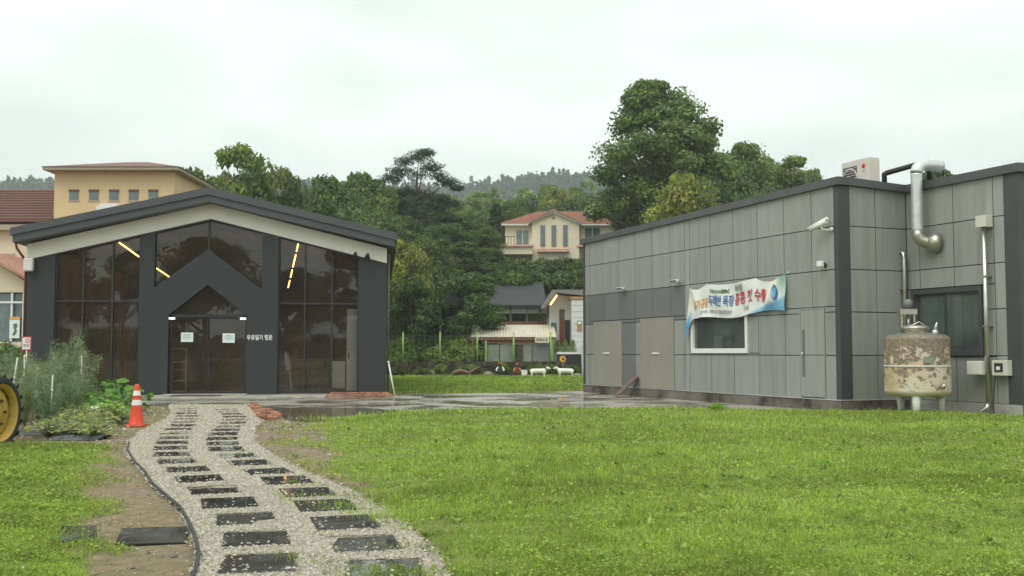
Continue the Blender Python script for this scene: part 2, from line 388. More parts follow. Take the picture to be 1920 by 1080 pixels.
# ------------------------------------------------------------------ ground and terrain
def inpoly(P, poly):
    x, y = P[:, 0], P[:, 1]; r = np.zeros(len(P), bool); n = len(poly)
    for i in range(n):
        x0, y0 = poly[i]; x1, y1 = poly[(i + 1) % n]
        if y0 == y1: continue
        c = ((y0 > y) != (y1 > y)) & (x < (x1 - x0) * (y - y0) / (y1 - y0) + x0); r ^= c
    return r
def edgedist(P, poly, closed=True):
    d = np.full(len(P), 1e9); n = len(poly)
    for i in range(n if closed else n - 1):
        a = np.array(poly[i]); b = np.array(poly[(i + 1) % n]); ab = b - a
        t = np.clip(((P - a) @ ab) / (ab @ ab), 0, 1); d = np.minimum(d, np.linalg.norm(P - a - t[:, None] * ab, axis=1))
    return d
def vnoise(P, s, seed=0):
    """cheap smooth 2-D noise in 0..1"""
    r = np.random.default_rng(seed); out = np.zeros(len(P))
    for k in range(7):
        w = r.normal(size=2) * s * (1 + .35 * k); out += np.sin(P @ w + r.uniform(0, 6.28)) / (1 + .25 * k)
    return .5 + .5 * np.tanh(out * .55)
def smooth(t): t = np.clip(t, 0, 1); return t * t * (3 - 2 * t)
def hill_z(X, Y):
    """bank behind the barn, terrace of the villa, then a long slope"""
    X = np.asarray(X, float); Y = np.asarray(Y, float)
    z = 9.3 * smooth((Y - 63) / 30) + .11 * np.maximum(0, Y - 106)
    return z + .35 * np.sin(X * .21 + Y * .13) * smooth((Y - 70) / 20)
def hz(X, Y): return float(hill_z(X, Y))

g = MB(); S = 1500
g.add([(-S, -S, 0), (S, -S, 0), (S, S, 0), (-S, S, 0)], [(0, 1, 2, 3)])
tag(g.build('ground', M['dirt']), kind='structure')

xs = np.concatenate([np.arange(-120, -60, 6), np.arange(-60, 61, 1.5), np.arange(66, 130, 6)]); ys = np.concatenate([np.arange(62.5, 125, 1.5), np.arange(126, 420, 12)])
XX, YY = np.meshgrid(xs, ys); ZZ = hill_z(XX, YY) + .006
vv = np.stack([XX.ravel(), YY.ravel(), ZZ.ravel()], 1); nx = len(xs)
ii = (np.arange(len(ys) - 1)[:, None] * nx + np.arange(nx - 1)[None, :]).ravel()
tag(from_np('hill', vv, np.stack([ii, ii + 1, ii + nx + 1, ii + nx], 1), M['hill'], smooth=True), kind='structure')

RIDGE = [(-400, 352), (0, 357), (95, 352), (350, 352), (600, 356), (830, 366), (900, 356), (980, 346), (1040, 342), (1130, 346), (1250, 350), (1500, 372), (1900, 390), (2400, 400)]
RU = np.array([a for a, b in RIDGE], float); RV = np.array([b for a, b in RIDGE], float)
us = np.arange(-380, 2400, 20.); FARY = 760.0
top = np.array([at(u, np.interp(u, RU, RV), FARY) for u in us])
rows = []
for t in (0, .25, .5, .75, 1):
    q = top.copy(); q[:, 1] = 420 + (FARY - 420) * t; q[:, 0] = top[:, 0] * (q[:, 1] / FARY)
    z0 = hill_z(q[:, 0], np.full(len(q), 420.)) - 4; q[:, 2] = z0 + (top[:, 2] - 7 - z0) * smooth(np.array([t * .9 + .1]))[0] if t > 0 else z0; rows.append(q)
q = top.copy(); q[:, 1] += 300; q[:, 2] = 0; rows.append(q)
vv = np.concatenate(rows); n = len(us)
ii = (np.arange(len(rows) - 1)[:, None] * n + np.arange(n - 1)[None, :]).ravel()
tag(from_np('far_hill', vv, np.stack([ii, ii + 1, ii + n + 1, ii + n], 1), M['hill'], smooth=True), kind='structure')
FAR_ROWS = rows

def sheet(name, poly, z, m):
    b = MB(); b.add([(x, y, z) for x, y in poly], [tuple(range(len(poly)))]); return b.build(name, m)
def round_poly(poly, it=2):
    for _ in range(it):
        q = []
        for i in range(len(poly)):
            a, b = poly[i], poly[(i + 1) % len(poly)]
            q += [(a[0] * .75 + b[0] * .25, a[1] * .75 + b[1] * .25), (a[0] * .25 + b[0] * .75, a[1] * .25 + b[1] * .75)]
        poly = q
    return poly

HO, HA = Vector((-15.139, 33.222, 0)), math.atan2(.12187, .99255)        # cafe: left front corner and turn
def hp(x, y, z=0): c, s = math.cos(HA), math.sin(HA); return Vector((HO.x + c * x - s * y, HO.y + s * x + c * y, z))
BO, BD = Vector((2.526, 37.3, 0)), Vector((.38914, -.92118, 0)); BA = math.atan2(BD.y, BD.x)   # clad building: far corner and direction
def bp_(x, y, z=0): c, s = math.cos(BA), math.sin(BA); return Vector((BO.x + c * x - s * y, BO.y + s * x + c * y, z))

APRON = [(-10.6, 29.2), (-8.6, 27.4), (-6.8, 26.8), (-5.6, 26.0), (-4.6, 24.0), (-3.4, 21.8), (-2.2, 22.4), (1.75, 25.4), (4.85, 25.0), (9.5, 25.6), (2.6, 38.4), (-1, 36.6), (-4.0, 35.0), (-11.5, 34.2), (-12, 30)]
tag(sheet('pavement', APRON, .005, M['concrete']), kind='structure')
PUD = round_poly([(-6.3, 26.3), (-5.2, 27.0), (-4.0, 26.9), (-3.1, 26.2), (-2.8, 24.6), (-3.2, 22.6), (-3.9, 21.4), (-4.6, 21.9), (-5.0, 23.2), (-5.5, 24.9)])
tag(sheet('puddle', PUD, .011, M['water']), kind='structure')
tag(sheet('puddle', round_poly([(.2, 31.8), (1.6, 31.2), (3.2, 31.6), (2.6, 32.6), (.8, 32.8)]), .011, M['water']), kind='structure')

# ------------------------------------------------------------------ gravel path with slabs
EL = np.array([(-9.0, 28.2), (-8.3, 26.0), (-8.0, 25.3), (-7.2, 22.6), (-6.97, 21.3), (-6.45, 18.7), (-5.81, 16.3), (-5.41, 15.1), (-4.7, 13.4), (-4.24, 12.4), (-3.74, 11.2), (-3.28, 10.24), (-2.94, 9.54), (-2.66, 8.83), (-2.37, 8.06), (-2.13, 7.35), (-1.99, 6.8), (-1.8, 5.8), (-1.7, 4.5)])[::-1]
ER = np.array([(-6.9, 28.2), (-6.6, 26.9), (-5.75, 24), (-5.0, 21.4), (-4.66, 19.4), (-4.0, 16.6), (-3.48, 15.1), (-2.9, 13.6), (-2.47, 12.57), (-1.98, 11.52), (-1.56, 10.64), (-1.2, 9.65), (-.87, 8.65), (-.63, 7.84), (-.45, 7.04), (-.3, 5.8), (-.2, 4.5)])[::-1]
CL = np.array([(-7.85, 26.0), (-7.35, 24.2), (-6.9, 22.8), (-6.4, 21.0), (-6.02, 19.5), (-5.78, 18.5), (-5.48, 17.4), (-5.19, 16.35), (-4.82, 15.18), (-4.45, 14.1), (-4.05, 13.15), (-3.55, 12.05), (-3.13, 11.1), (-2.68, 10.14), (-2.3, 9.2), (-1.99, 8.3), (-1.74, 7.45), (-1.57, 6.75), (-1.4, 5.8)])[::-1]
CR = np.array([(-7.0, 26.1), (-6.55, 24.8), (-5.8, 22.5), (-5.45, 21.05), (-5.16, 19.6), (-4.96, 18.55), (-4.72, 17.5), (-4.45, 16.45), (-4.14, 15.46), (-3.75, 14.5), (-3.35, 13.55), (-2.89, 12.57), (-2.44, 11.6), (-2.0, 10.57), (-1.64, 9.62), (-1.31, 8.65), (-1.02, 7.68), (-.8, 6.85), (-.66, 5.9)])[::-1]
xl = lambda y: np.interp(y, EL[:, 1], EL[:, 0]); xr = lambda y: np.interp(y, ER[:, 1], ER[:, 0])
yy = np.arange(4.5, 28.1, .25); vv = []; ff = []
for i, y in enumerate(yy):
    a, b = xl(y), xr(y)
    for t in range(7): vv.append((a + (b - a) * t / 6, y, .008 + .012 * math.sin(math.pi * t / 6)))
for i in range(len(yy) - 1):
    for t in range(6): ff.append((i * 7 + t, i * 7 + t + 1, (i + 1) * 7 + t + 1, (i + 1) * 7 + t))
path = tag(from_np('garden_path', np.array(vv), np.array(ff), M['gravel_bed'], smooth=True), kind='structure')
e = MB()
for i in range(len(EL) - 1):
    a, b = Vector((*EL[i], 0)), Vector((*EL[i + 1], 0))
    if a.y > 16: break
    d = (b - a).normalized(); nrm = Vector((-d.y, d.x, 0)) * .012
    e.add([a - nrm, a + nrm, b + nrm, b - nrm] + [p + Vector((0, 0, .045)) for p in (a - nrm, a + nrm, b + nrm, b - nrm)], [(0, 1, 5, 4), (1, 2, 6, 5), (2, 3, 7, 6), (3, 0, 4, 7), (4, 5, 6, 7)])
e.build('edging', M['dark'], path)
slab_me = None; SLABS = []
for C, y0 in ((CL, 6.15), (CR, 5.95)):
    y = y0
    while y < 26.3:
        x = np.interp(y, C[:, 1], C[:, 0]); dx = np.interp(y + .5, C[:, 1], C[:, 0]) - np.interp(y - .5, C[:, 1], C[:, 0])
        an = math.atan2(-dx, 1) * .85 + random.uniform(-.03, .03)
        if slab_me is None:
            b = MB(); b.box(-.245, .245, -.325, .325, -.03, .022); so = b.build('paving_slab', M['slate'], path, bevel=.008); slab_me = so.data
        else:
            so = bpy.data.objects.new('paving_slab', slab_me); COL.objects.link(so); so.parent = path
            md = so.modifiers.new('bevel', 'BEVEL'); md.width = .008; md.segments = 1
        so.location = (x + random.uniform(-.03, .03), y + random.uniform(-.03, .03), .008 + random.uniform(-.012, .008)); so.rotation_euler = (random.uniform(-.008, .008), random.uniform(-.008, .008), an)
        SLABS.append((x, y, an)); y += .925 if y < 20 else .98
# pebbles: real little stones in one mesh
def pebbles(n, ylo, yhi, size, seed):
    r = np.random.default_rng(seed); y = r.uniform(ylo, yhi, n); t = r.uniform(0, 1, n) ** 1
    x = xl(y) + (xr(y) - xl(y)) * t + r.normal(0, .03, n); keep = np.ones(n, bool)
    for sx, sy, a in SLABS:
        dx, dy = x - sx, y - sy; lx = dx * math.cos(a) + dy * math.sin(a); ly = -dx * math.sin(a) + dy * math.cos(a)
        ins = np.maximum(np.abs(lx) / .25, np.abs(ly) / .33); keep &= ~((ins < 1) & (r.uniform(0, 1, n) > .008 + .45 * (np.clip((ins - .86) / .14, 0, 1) ** 2) + .35 * (vnoise(np.stack([x, y], 1), 2.2, 19) > .93)))
    return np.stack([x, y], 1)[keep], size * r.uniform(.6, 1.5, keep.sum())
PB = [pebbles(38000, 5.2, 11, .0105, 1), pebbles(30000, 11, 18, .0135, 2), pebbles(15000, 18, 28, .02, 3)]
P = np.concatenate([p[0] for p in PB]); Z = np.concatenate([p[1] for p in PB]); n = len(P)
octv = np.array([(1, 0, 0), (0, 1, 0), (-1, 0, 0), (0, -1, 0), (0, 0, .75), (0, 0, -.6)], float)
octf = np.array([(0, 1, 4), (1, 2, 4), (2, 3, 4), (3, 0, 4)])
ang = rng.uniform(0, 6.28, n); st = rng.uniform(.7, 1.3, (n, 3)); ov = octv[None] * st[:, None, :] * Z[:, None, None]
ca, sa = np.cos(ang)[:, None], np.sin(ang)[:, None]
vx = ov[..., 0] * ca - ov[..., 1] * sa; vy = ov[..., 0] * sa + ov[..., 1] * ca; tilt = rng.normal(0, .5, (n, 1)); vz = ov[..., 2] + vx * tilt * .4
on_slab = np.zeros(n)
for sx, sy, a in SLABS:
    dx, dy = P[:, 0] - sx, P[:, 1] - sy; lx = dx * math.cos(a) + dy * math.sin(a); ly = -dx * math.sin(a) + dy * math.cos(a); on_slab = np.maximum(on_slab, ((np.abs(lx) < .245) & (np.abs(ly) < .325)) * .02)
V = np.stack([vx + P[:, :1], vy + P[:, 1:], vz + .02 + on_slab[:, None] + Z[:, None] * .3], 2).reshape(-1, 3)
FCS = (np.arange(n)[:, None, None] * 6 + octf[None]).reshape(-1, 3)
base = np.array([(.34, .315, .25), (.39, .36, .295), (.28, .255, .2), (.32, .285, .215), (.44, .41, .345), (.23, .205, .165)])
pc = base[rng.integers(0, 6, n)] * np.array((1.1, 1.08, 1.06)) * rng.uniform(.75, 1.15, (n, 1))
m_, nt_, b_ = nodes_of('pebble'); vc = N(nt_, 'ShaderNodeVertexColor', layer_name='col'); nt_.links.new(vc.outputs['Color'], b_.inputs['Base Color']); b_.inputs['Roughness'].default_value = .5
gv = from_np('gravel', V, FCS, m_, np.repeat(pc, 6, 0), parent=path); gv['kind'] = 'stuff'

# crumbs of soil and small stones on the bare ground
r2 = np.random.default_rng(91); n = 16000; y = 5.6 + 21 * r2.uniform(0, 1, n) ** 1.7; x = r2.uniform(-9.5, .2, n); off_ = (x < xl(np.clip(y, 4.5, 28)) - .04) | (x > xr(np.clip(y, 4.5, 28)) + .02); off_ &= ~inpoly(np.stack([x, y], 1), APRON) & ~inpoly(np.stack([x, y], 1), PUD); x, y = x[off_], y[off_]; n = len(x)
sz = r2.uniform(.004, .014, n) * np.maximum(.9, y / 10) * np.where(r2.uniform(0, 1, n) < .04, 2.2, 1); ov = octv[None] * r2.uniform(.6, 1.4, (n, 6, 3)) * sz[:, None, None]
V = ov + np.stack([x, y, sz * .25], 1)[:, None, :]; cl_ = np.array([(.2, .155, .1), (.3, .25, .17), (.12, .09, .06), (.36, .33, .27)])[r2.integers(0, 4, n)] * r2.uniform(.7, 1.2, (n, 1))
tag(from_np('soil_crumbs', V.reshape(-1, 3), (np.arange(n)[:, None, None] * 6 + octf[None]).reshape(-1, 3), m_, np.repeat(cl_, 6, 0)), 'crumbs of soil and small stones on the bare dirt beside the path', 'soil', kind='stuff')

# ------------------------------------------------------------------ lawns and grass
LAWN_R = [(-.2, 3), (-.33, 6), (-.4, 6.8), (-.55, 7.4), (-.85, 8.7), (-1.35, 10.6), (-2.0, 12.6), (-2.65, 15.6), (-3.3, 18.6), (-3.85, 21.0), (-3.7, 22.6), (-3.0, 24.3), (-2.0, 25.5), (1.75, 25.9), (4.6, 25.5), (6.6, 25.0), (7.6, 24.6), (8.2, 24.9), (9.5, 25.4), (10.75, 22.75), (11.4, 22.9), (17, 21), (17, 3)]
LAWN_L = [(-16, 3), (-16, 15.2), (-8.5, 15.4), (-7.2, 16.2), (-6.4, 16.3), (-5.75, 15.0), (-5.2, 13.2), (-4.7, 11.8), (-3.9, 9.5), (-3.2, 7.7), (-2.85, 6.8), (-2.6, 5.5), (-2.4, 3)]
LAWN_B = [(-4.3, 36.0), (-2.2, 36.2), (0, 37.1), (2.4, 39.2), (5, 46), (8, 60.5), (-14, 60.5), (-6.5, 40)]
def mound(P, poly, hgt, w): return hgt * smooth(edgedist(P, poly) / w)
def lawn_z(P, poly, hgt, w, sd=None):
    """the sod swells gently and dives under the dirt along a ragged line"""
    if sd is None: sd = np.where(inpoly(P, poly), 1, -1) * edgedist(P, poly)
    return hgt * smooth(sd / w) * (.75 + .5 * vnoise(P, .8, 4)) + .03 * np.clip((sd + (vnoise(P, 3.0, 8) - .55) * .5) / .35, -1, .5)
def lawn_sheet(name, poly, hgt, w, step, z0):
    xs = np.arange(min(p[0] for p in poly) - .4, max(p[0] for p in poly) + .4, step); ys = np.arange(min(p[1] for p in poly) - .4, max(p[1] for p in poly) + .4, step)
    X, Y = np.meshgrid(xs, ys); P = np.stack([X.ravel(), Y.ravel()], 1); nx = len(xs)
    ii = (np.arange(len(ys) - 1)[:, None] * nx + np.arange(nx - 1)[None, :]).ravel()
    ins = inpoly(P, poly); sd = np.where(ins, 1, -1) * edgedist(P, poly); ii = ii[sd[ii] > -.3]
    z = lawn_z(P, poly, hgt, w, sd)
    V = np.concatenate([P, z[:, None]], 1); Fc = np.stack([ii, ii + 1, ii + nx + 1, ii + nx], 1)
    used, inv = np.unique(Fc, return_inverse=True)
    return tag(from_np(name, V[used], inv.reshape(Fc.shape), M['lawn'], smooth=True), kind='structure')
lawn_sheet('lawn', LAWN_R, .1, 2.0, .12, .012); lawn_sheet('lawn', LAWN_L, .07, 1.5, .12, .012); lawn_sheet('lawn', LAWN_B, .05, 2, .3, .012)

GCOL = np.array([(.345, .46, .075), (.3, .42, .07), (.41, .51, .09), (.25, .375, .085), (.42, .47, .115)])
def blades(P, hgt, wid, seed, colmul=1.0, z=None):
    """one bent quad per blade -> verts, faces, colours"""
    r = np.random.default_rng(seed); n = len(P); a = r.uniform(0, 6.28, n); dx, dy = np.cos(a), np.sin(a)
    ln = r.uniform(.1, .9, n) * hgt; la = r.uniform(0, 6.28, n); lx, ly = np.cos(la) * ln, np.sin(la) * ln
    z = np.zeros(n) if z is None else z
    b0 = np.stack([P[:, 0] - dx * wid / 2, P[:, 1] - dy * wid / 2, z], 1); b1 = np.stack([P[:, 0] + dx * wid / 2, P[:, 1] + dy * wid / 2, z], 1)
    t0 = np.stack([P[:, 0] + lx + dx * wid * .14, P[:, 1] + ly + dy * wid * .14, z + hgt], 1); t1 = np.stack([P[:, 0] + lx - dx * wid * .14, P[:, 1] + ly - dy * wid * .14, z + hgt], 1)
    V = np.stack([b0, b1, t0, t1], 1).reshape(-1, 3); Fc = np.arange(n * 4).reshape(n, 4)
    pn = vnoise(P, .9, 11); pn2 = vnoise(P, 2.6, 12); pick = r.integers(0, 4, n)
    c = GCOL[pick] * (.42 + .5 * pn[:, None] + .35 * pn2[:, None] + .3 * vnoise(P, 6.0, 13)[:, None]) * r.uniform(.75, 1.25, (n, 1))
    dry = (r.uniform(0, 1, n) < .05 + .12 * (vnoise(P, .6, 21) > .75))
    c[dry] = np.array((.3, .27, .1)) * r.uniform(.7, 1.2, (dry.sum(), 1))
    return V, Fc, np.repeat(c * colmul, 4, 0)
def grow(name, poly, hgt_m, w_m, n, seed, ylo, yhi, label, mh, mw, fade=.7, namp=1.3, xlim=None, power=2.2):
    r = np.random.default_rng(seed); 
    # more blades close to the viewer
    y = (ylo ** (1 - power) + r.uniform(0, 1, n) * (yhi ** (1 - power) - ylo ** (1 - power))) ** (1 / (1 - power))
    xa = np.maximum(-(y * .5 + 1.8), min(p[0] for p in poly) - .8); xb = np.minimum(y * .5 + 1.8, max(p[0] for p in poly) + .5); x = xa + (xb - xa) * r.uniform(0, 1, n); P = np.stack([x, y], 1)
    ins = inpoly(P, poly); d = edgedist(P, poly); sd = np.where(ins, d, -d)
    vn = vnoise(P, 3.2, seed + 3)
    p = np.clip((sd + (vn - .5) * namp - .1) / fade * .5 + .5, 0, 1) * np.where(vnoise(P, 1.7, seed + 9) > .9, .45, 1)
    k = r.uniform(0, 1, n) < p; P, sd = P[k], sd[k]
    z = np.maximum(lawn_z(P, poly, mh, mw) - .004, .002)
    s = P[:, 1] / 9.0; hh = hgt_m * r.uniform(.5, 1.35, len(P)) * (.35 + .75 * vnoise(P, 1.3, 31) + .7 * vnoise(P, 4.0, 33) ** 2) * np.maximum(.75, s ** .35); ww = w_m * np.maximum(.8, s ** .85) * r.uniform(.7, 1.3, len(P))
    V, Fc, c = blades(P, hh, ww, seed + 1, z=z)
    # clover and plantain leaves lying low between the blades
    q = P[r.uniform(0, 1, len(P)) < .3]; m = len(q); zq = np.maximum(lawn_z(q, poly, mh, mw), 0) + r.uniform(.012, .045, m)
    sz = (.012 * np.maximum(.8, (q[:, 1] / 9) ** .8) * r.uniform(.6, 1.5, m))[:, None]; a = r.uniform(0, 6.28, m); u = np.stack([np.cos(a), np.sin(a), r.normal(0, .35, m)], 1); w = np.stack([-np.sin(a), np.cos(a), r.normal(0, .35, m)], 1)
    c0 = np.concatenate([q, zq[:, None]], 1); LV = np.stack([c0 - u * sz, c0 - w * sz * .7, c0 + u * sz, c0 + w * sz * .7], 1).reshape(-1, 3)
    lc = GCOL[r.integers(0, 3, m)] * r.uniform(.6, 1.1, (m, 1)); lc *= (.7 + .5 * vnoise(q, 2.2, 14))[:, None]; lc[r.uniform(0, 1, m) < .0025] = (.6, .62, .4)
    # weed rosettes: broad leaves in small stars, some blue-green, some yellowish
    nr = max(60, len(P) // 260); rc_ = P[r.integers(0, len(P), nr)]; zr = np.maximum(lawn_z(rc_, poly, mh, mw), 0) + .012; kk = 7
    aa = (np.arange(kk)[None] * 6.283 / kk + r.uniform(0, 6.28, (nr, 1)) + r.normal(0, .25, (nr, kk))).ravel(); ls = (r.uniform(.025, .06, (nr, 1)) * np.maximum(.8, (rc_[:, 1:] / 10) ** .6) * r.uniform(.6, 1.2, (nr, kk))).ravel()[:, None]
    cc = np.repeat(np.concatenate([rc_, zr[:, None]], 1), kk, 0); uu = np.stack([np.cos(aa), np.sin(aa), r.uniform(.25, 1.0, nr * kk)], 1); ww_ = np.stack([-np.sin(aa), np.cos(aa), np.zeros(nr * kk)], 1)
    RV = np.stack([cc, cc + uu * ls * .6 - ww_ * ls * .3, cc + uu * ls * 1.1, cc + uu * ls * .6 + ww_ * ls * .3], 1).reshape(-1, 3)
    rcol = np.array([(.2, .32, .07), (.3, .42, .08), (.18, .29, .06), (.36, .46, .12)])[r.integers(0, 4, nr)] * r.uniform(.7, 1.2, (nr, 1))
    LV = np.concatenate([LV, RV]); lc = np.concatenate([lc, np.repeat(rcol, kk, 0)]); m += nr * kk
    V2 = np.concatenate([V, LV]); F2 = np.concatenate([Fc, np.arange(m * 4).reshape(m, 4) + len(V)]); C2 = np.concatenate([c, np.repeat(lc, 4, 0)])
    return tag(from_np(name, V2, F2, M['grass'], C2), label, 'grass', kind='stuff')
grow('lawn_grass', LAWN_R, .042, .0085, 330000, 40, 5.6, 26.2, 'short green weedy grass of the wide lawn on the right', .1, 2.0)
grow('lawn_grass', LAWN_L, .042, .0085, 300000, 50, 5.6, 16.5, 'short green grass beside the dirt strip on the left', .07, 1.5, fade=.4, namp=.55)
grow('lawn_grass', LAWN_B, .045, .011, 90000, 60, 35, 60.5, 'yellow-green grass of the far lawn between the two buildings', .05, 2, power=1.6)
# thin grass on the bare dirt
DIRT = [(-7.2, 3), (-.3, 3), (-.4, 7), (-2.2, 13), (-3.8, 20), (-4.6, 22), (-7, 25), (-12, 29), (-12, 20), (-7.5, 17)]
def sparse():
    r = np.random.default_rng(77); n = 120000; y = 5.6 + (28 - 5.6) * r.uniform(0, 1, n) ** 1.6; x = r.uniform(-12, 0, n); P = np.stack([x, y], 1)
    on = (x > xl(np.clip(y, 4.5, 28)) - .02) & (x < xr(np.clip(y, 4.5, 28)) + .02); vn = vnoise(P, 2.1, 5)
    k = inpoly(P, DIRT) & ~on & (r.uniform(0, 1, n) < np.clip((vn - .5) * 1.0, 0, .4)); P = P[k]
    s = P[:, 1] / 9; V, Fc, c = blades(P, .035 * r.uniform(.4, 1.4, len(P)) * np.maximum(.8, s ** .5), .0065 * np.maximum(.8, s), 78, .8)
    tag(from_np('dirt_grass', V, Fc, M['grass'], c), 'thin patchy grass on the brown dirt beside the path', 'grass', kind='stuff')
sparse()

# ------------------------------------------------------------------ cafe with the glass front
cafe = thing('cafe_house', 'dark grey gabled house with tall glass front and white gable band', 'house', HO, HA)
HL, RX = 11.15, 5.57
zb = lambda x: 4.28 + .245 * min(x, HL - x)                   # lower edge of the white gable band
zu = lambda x: 4.76 + .245 * min(x, HL - x)                   # underside of the roof
def hpart(name, m, b, parent=cafe, bevel=0): return b.build(name, m, parent, bevel=bevel)
b = MB(); b.prism([(0, zb(0)), (RX, zb(RX)), (HL, zb(HL)), (HL, zu(HL)), (RX, zu(RX)), (0, zu(0))], -.06, .1); hpart('gable_band', M['fascia_white'], b)
b = MB(); b.prism([(0, zb(0) - .05), (RX, zb(RX) - .05), (HL, zb(HL) - .05), (HL, zb(HL) - .003), (RX, zb(RX) - .003), (0, zb(0) - .003)], -.03, .12); hpart('band_trim', M['mullion'], b)
zc = lambda x: zb(x) - .055
b = MB(); b.prism([(0, .02), (.84, .02), (.84, zc(.84)), (0, zc(0))], -.02, .25); hpart('pillar', M['house_dark'], b)
b = MB(); b.prism([(10.26, .02), (HL, .02), (HL, zc(HL)), (10.26, zc(10.26))], -.02, .25); hpart('pillar', M['house_dark'], b)
for pl in ([(3.41, .02), (4.31, .02), (4.31, 2.57), (5.5, 3.54), (5.5, 4.68), (3.85, 3.43), (3.85, zc(3.85)), (3.41, zc(3.41))],
           [(7.7, .02), (6.72, .02), (6.72, 2.57), (5.502, 3.54), (5.502, 4.68), (7.19, 3.4), (7.19, zc(7.19)), (7.7, zc(7.7))]):
    b = MB(); b.prism(pl, -.04, .27); hpart('portal_frame', M['house_dark'], b)
# panes and their bars
def pane(poly, y=.14, name='window_pane'):
    b = MB(); b.add([(x, y, z) for x, z in poly], [tuple(range(len(poly)))]); return hpart(name, M['glass'], b)
def bar(x0, x1, z0, z1, y0=.08, y1=.2, name='mullion'):
    b = MB(); b.box(x0, x1, y0, y1, z0, z1); return hpart(name, M['mullion'], b)
for x0, x1, zt in ((.84, 1.67, 2.99), (1.67, 2.56, 2.99), (2.56, 3.41, 2.99), (7.7, 8.54, 2.95), (8.54, 9.39, 2.95), (9.39, 10.26, 2.95)):
    pane([(x0 + .02, .14), (x1 - .02, .14), (x1 - .02, zt), (x0 + .02, zt)])
    pane([(x0 + .02, zt + .02), (x1 - .02, zt + .02), (x1 - .02, zc(x1)), (x0 + .02, zc(x0))])
    bar(x0, x1, zt - .02, zt + .04); bar(x0, x1, .06, .15)
for x in (.86, 1.67, 2.56, 3.39, 7.72, 8.54, 9.40, 10.24): bar(x - .025, x + .025, .15, zc(x) + .02, .07, .21)
pane([(3.86, 3.46), (5.49, 4.7), (5.49, zc(5.49)), (3.86, zc(3.86))]); pane([(5.52, 4.7), (7.18, 3.43), (7.18, zc(7.18)), (5.52, zc(5.52))])
bar(5.48, 5.53, 4.66, zc(5.5)); pane([(4.33, 2.6), (6.7, 2.6), (5.5, 3.52)])
bar(4.31, 6.72, 2.5, 2.59, .06, .22, 'door_header')
for x0, x1, hx in ((4.33, 5.5, 5.36), (5.53, 6.7, 5.66)):
    d = pane([(x0 + .03, .12), (x1 - .03, .12), (x1 - .03, 2.46), (x0 + .03, 2.46)], .15, 'door')
    b = MB(); b.box(x0, x0 + .03, .12, .19, .08, 2.5); b.box(x1 - .03, x1, .12, .19, .08, 2.5); b.box(x0 + .03, x1 - .03, .12, .19, .08, .14); b.box(x0 + .03, x1 - .03, .12, .19, 2.46, 2.5)
    b.build('door_frame', M['mullion'], d)
    b = MB(); b.tube([(hx, .11, .95), (hx, .08, .97), (hx, .08, 1.2), (hx, .11, 1.22)], .01, 8); b.build('handle', M['mullion'], d)
# shell behind the front
b = MB(); b.box(0, .2, .26, 15, 0, 4.8); hpart('side_wall', M['house_dark'], b)
b = MB(); b.box(HL - .2, HL, .26, 15, 0, 4.8); hpart('side_wall', M['house_dark'], b)
b = MB(); b.prism([(.2, .05), (HL - .2, .05), (HL - .2, zu(HL - .2)), (RX, zu(RX)), (.2, zu(.2))], 14.8, 15); hpart('back_wall', M['brown_in'], b)
b = MB(); b.box(.2, HL - .2, .05, 14.8, -.02, .07); hpart('floor', M['floor_in'], b)
for xa, xb in ((.21, .24), (HL - .24, HL - .21)):
    b = MB(); b.box(xa, xb, .3, 14.8, .07, 4.7); hpart('wall_lining', M['brown_in'], b)
for s_ in (-1, 1):                                             # timber lining of the ceiling
    xe = .2 if s_ < 0 else HL - .2
    b = MB(); b.prism([(xe, zu(xe) - .004), (RX, zu(RX) - .004), (RX, zu(RX) - .06), (xe, zu(xe) - .06)], .28, 14.8); hpart('ceiling_lining', M['wood_in'], b)
# roof: upper sheet and the deeper edge board under it
def chev(dx, top, bot, y0, y1, m, name):
    xa, xb = -.33 + dx, 11.47 - dx; k = .232
    zt = lambda x: top - abs(x - RX) * k; zd = lambda x: bot - abs(x - RX) * k
    b = MB(); b.prism([(xa, zt(xa)), (RX, zt(RX)), (xb, zt(xb)), (xb, zd(xb)), (RX, zd(RX)), (xa, zd(xa))], y0, y1); return hpart(name, m, b)
rf = chev(0, 6.57, 6.34, -.66, 15.7, M['house_roof'], 'roof')
b = MB()
xa, xb, k = -.27, 11.41, .232
b.prism([(xa, 6.337 - (RX - xa) * k), (RX, 6.337), (xb, 6.337 - (xb - RX) * k), (xb, 6.12 - (xb - RX) * k), (RX, 6.12), (xa, 6.12 - (RX - xa) * k)], -.6, 15.6); b.build('edge_board', M['house_roof'], rf)
for s_ in (-1, 1):                                             # standing seams
    for i in range(1, 30):
        y = -.6 + i * .54; x0 = RX + s_ * .05; x1 = RX + s_ * 5.88
        b = MB(); zz = lambda x: 6.575 - abs(x - RX) * k
        b.add([(x0, y - .012, zz(x0)), (x1, y - .012, zz(x1)), (x1, y + .012, zz(x1)), (x0, y + .012, zz(x0)), (x0, y - .012, zz(x0) + .035), (x1, y - .012, zz(x1) + .035), (x1, y + .012, zz(x1) + .035), (x0, y + .012, zz(x0) + .035)], [(0, 1, 5, 4), (2, 3, 7, 6), (4, 5, 6, 7), (1, 2, 6, 5), (3, 0, 4, 7)])
        b.build('roof_seam', M['house_roof'], rf)
b = MB(); b.tube([(-.22, -.45, 4.76), (-.2, -.4, 4.6), (-.1, -.1, 4.35), (-.06, .05, 4.2), (-.06, .05, .1)], .04, 8); hpart('downpipe', M['wood_red'], b)
b = MB(); b.tube([(HL + .06, .06, 4.6), (HL + .06, .06, .05)], .035, 8); hpart('downpipe', M['trim_cap'], b)
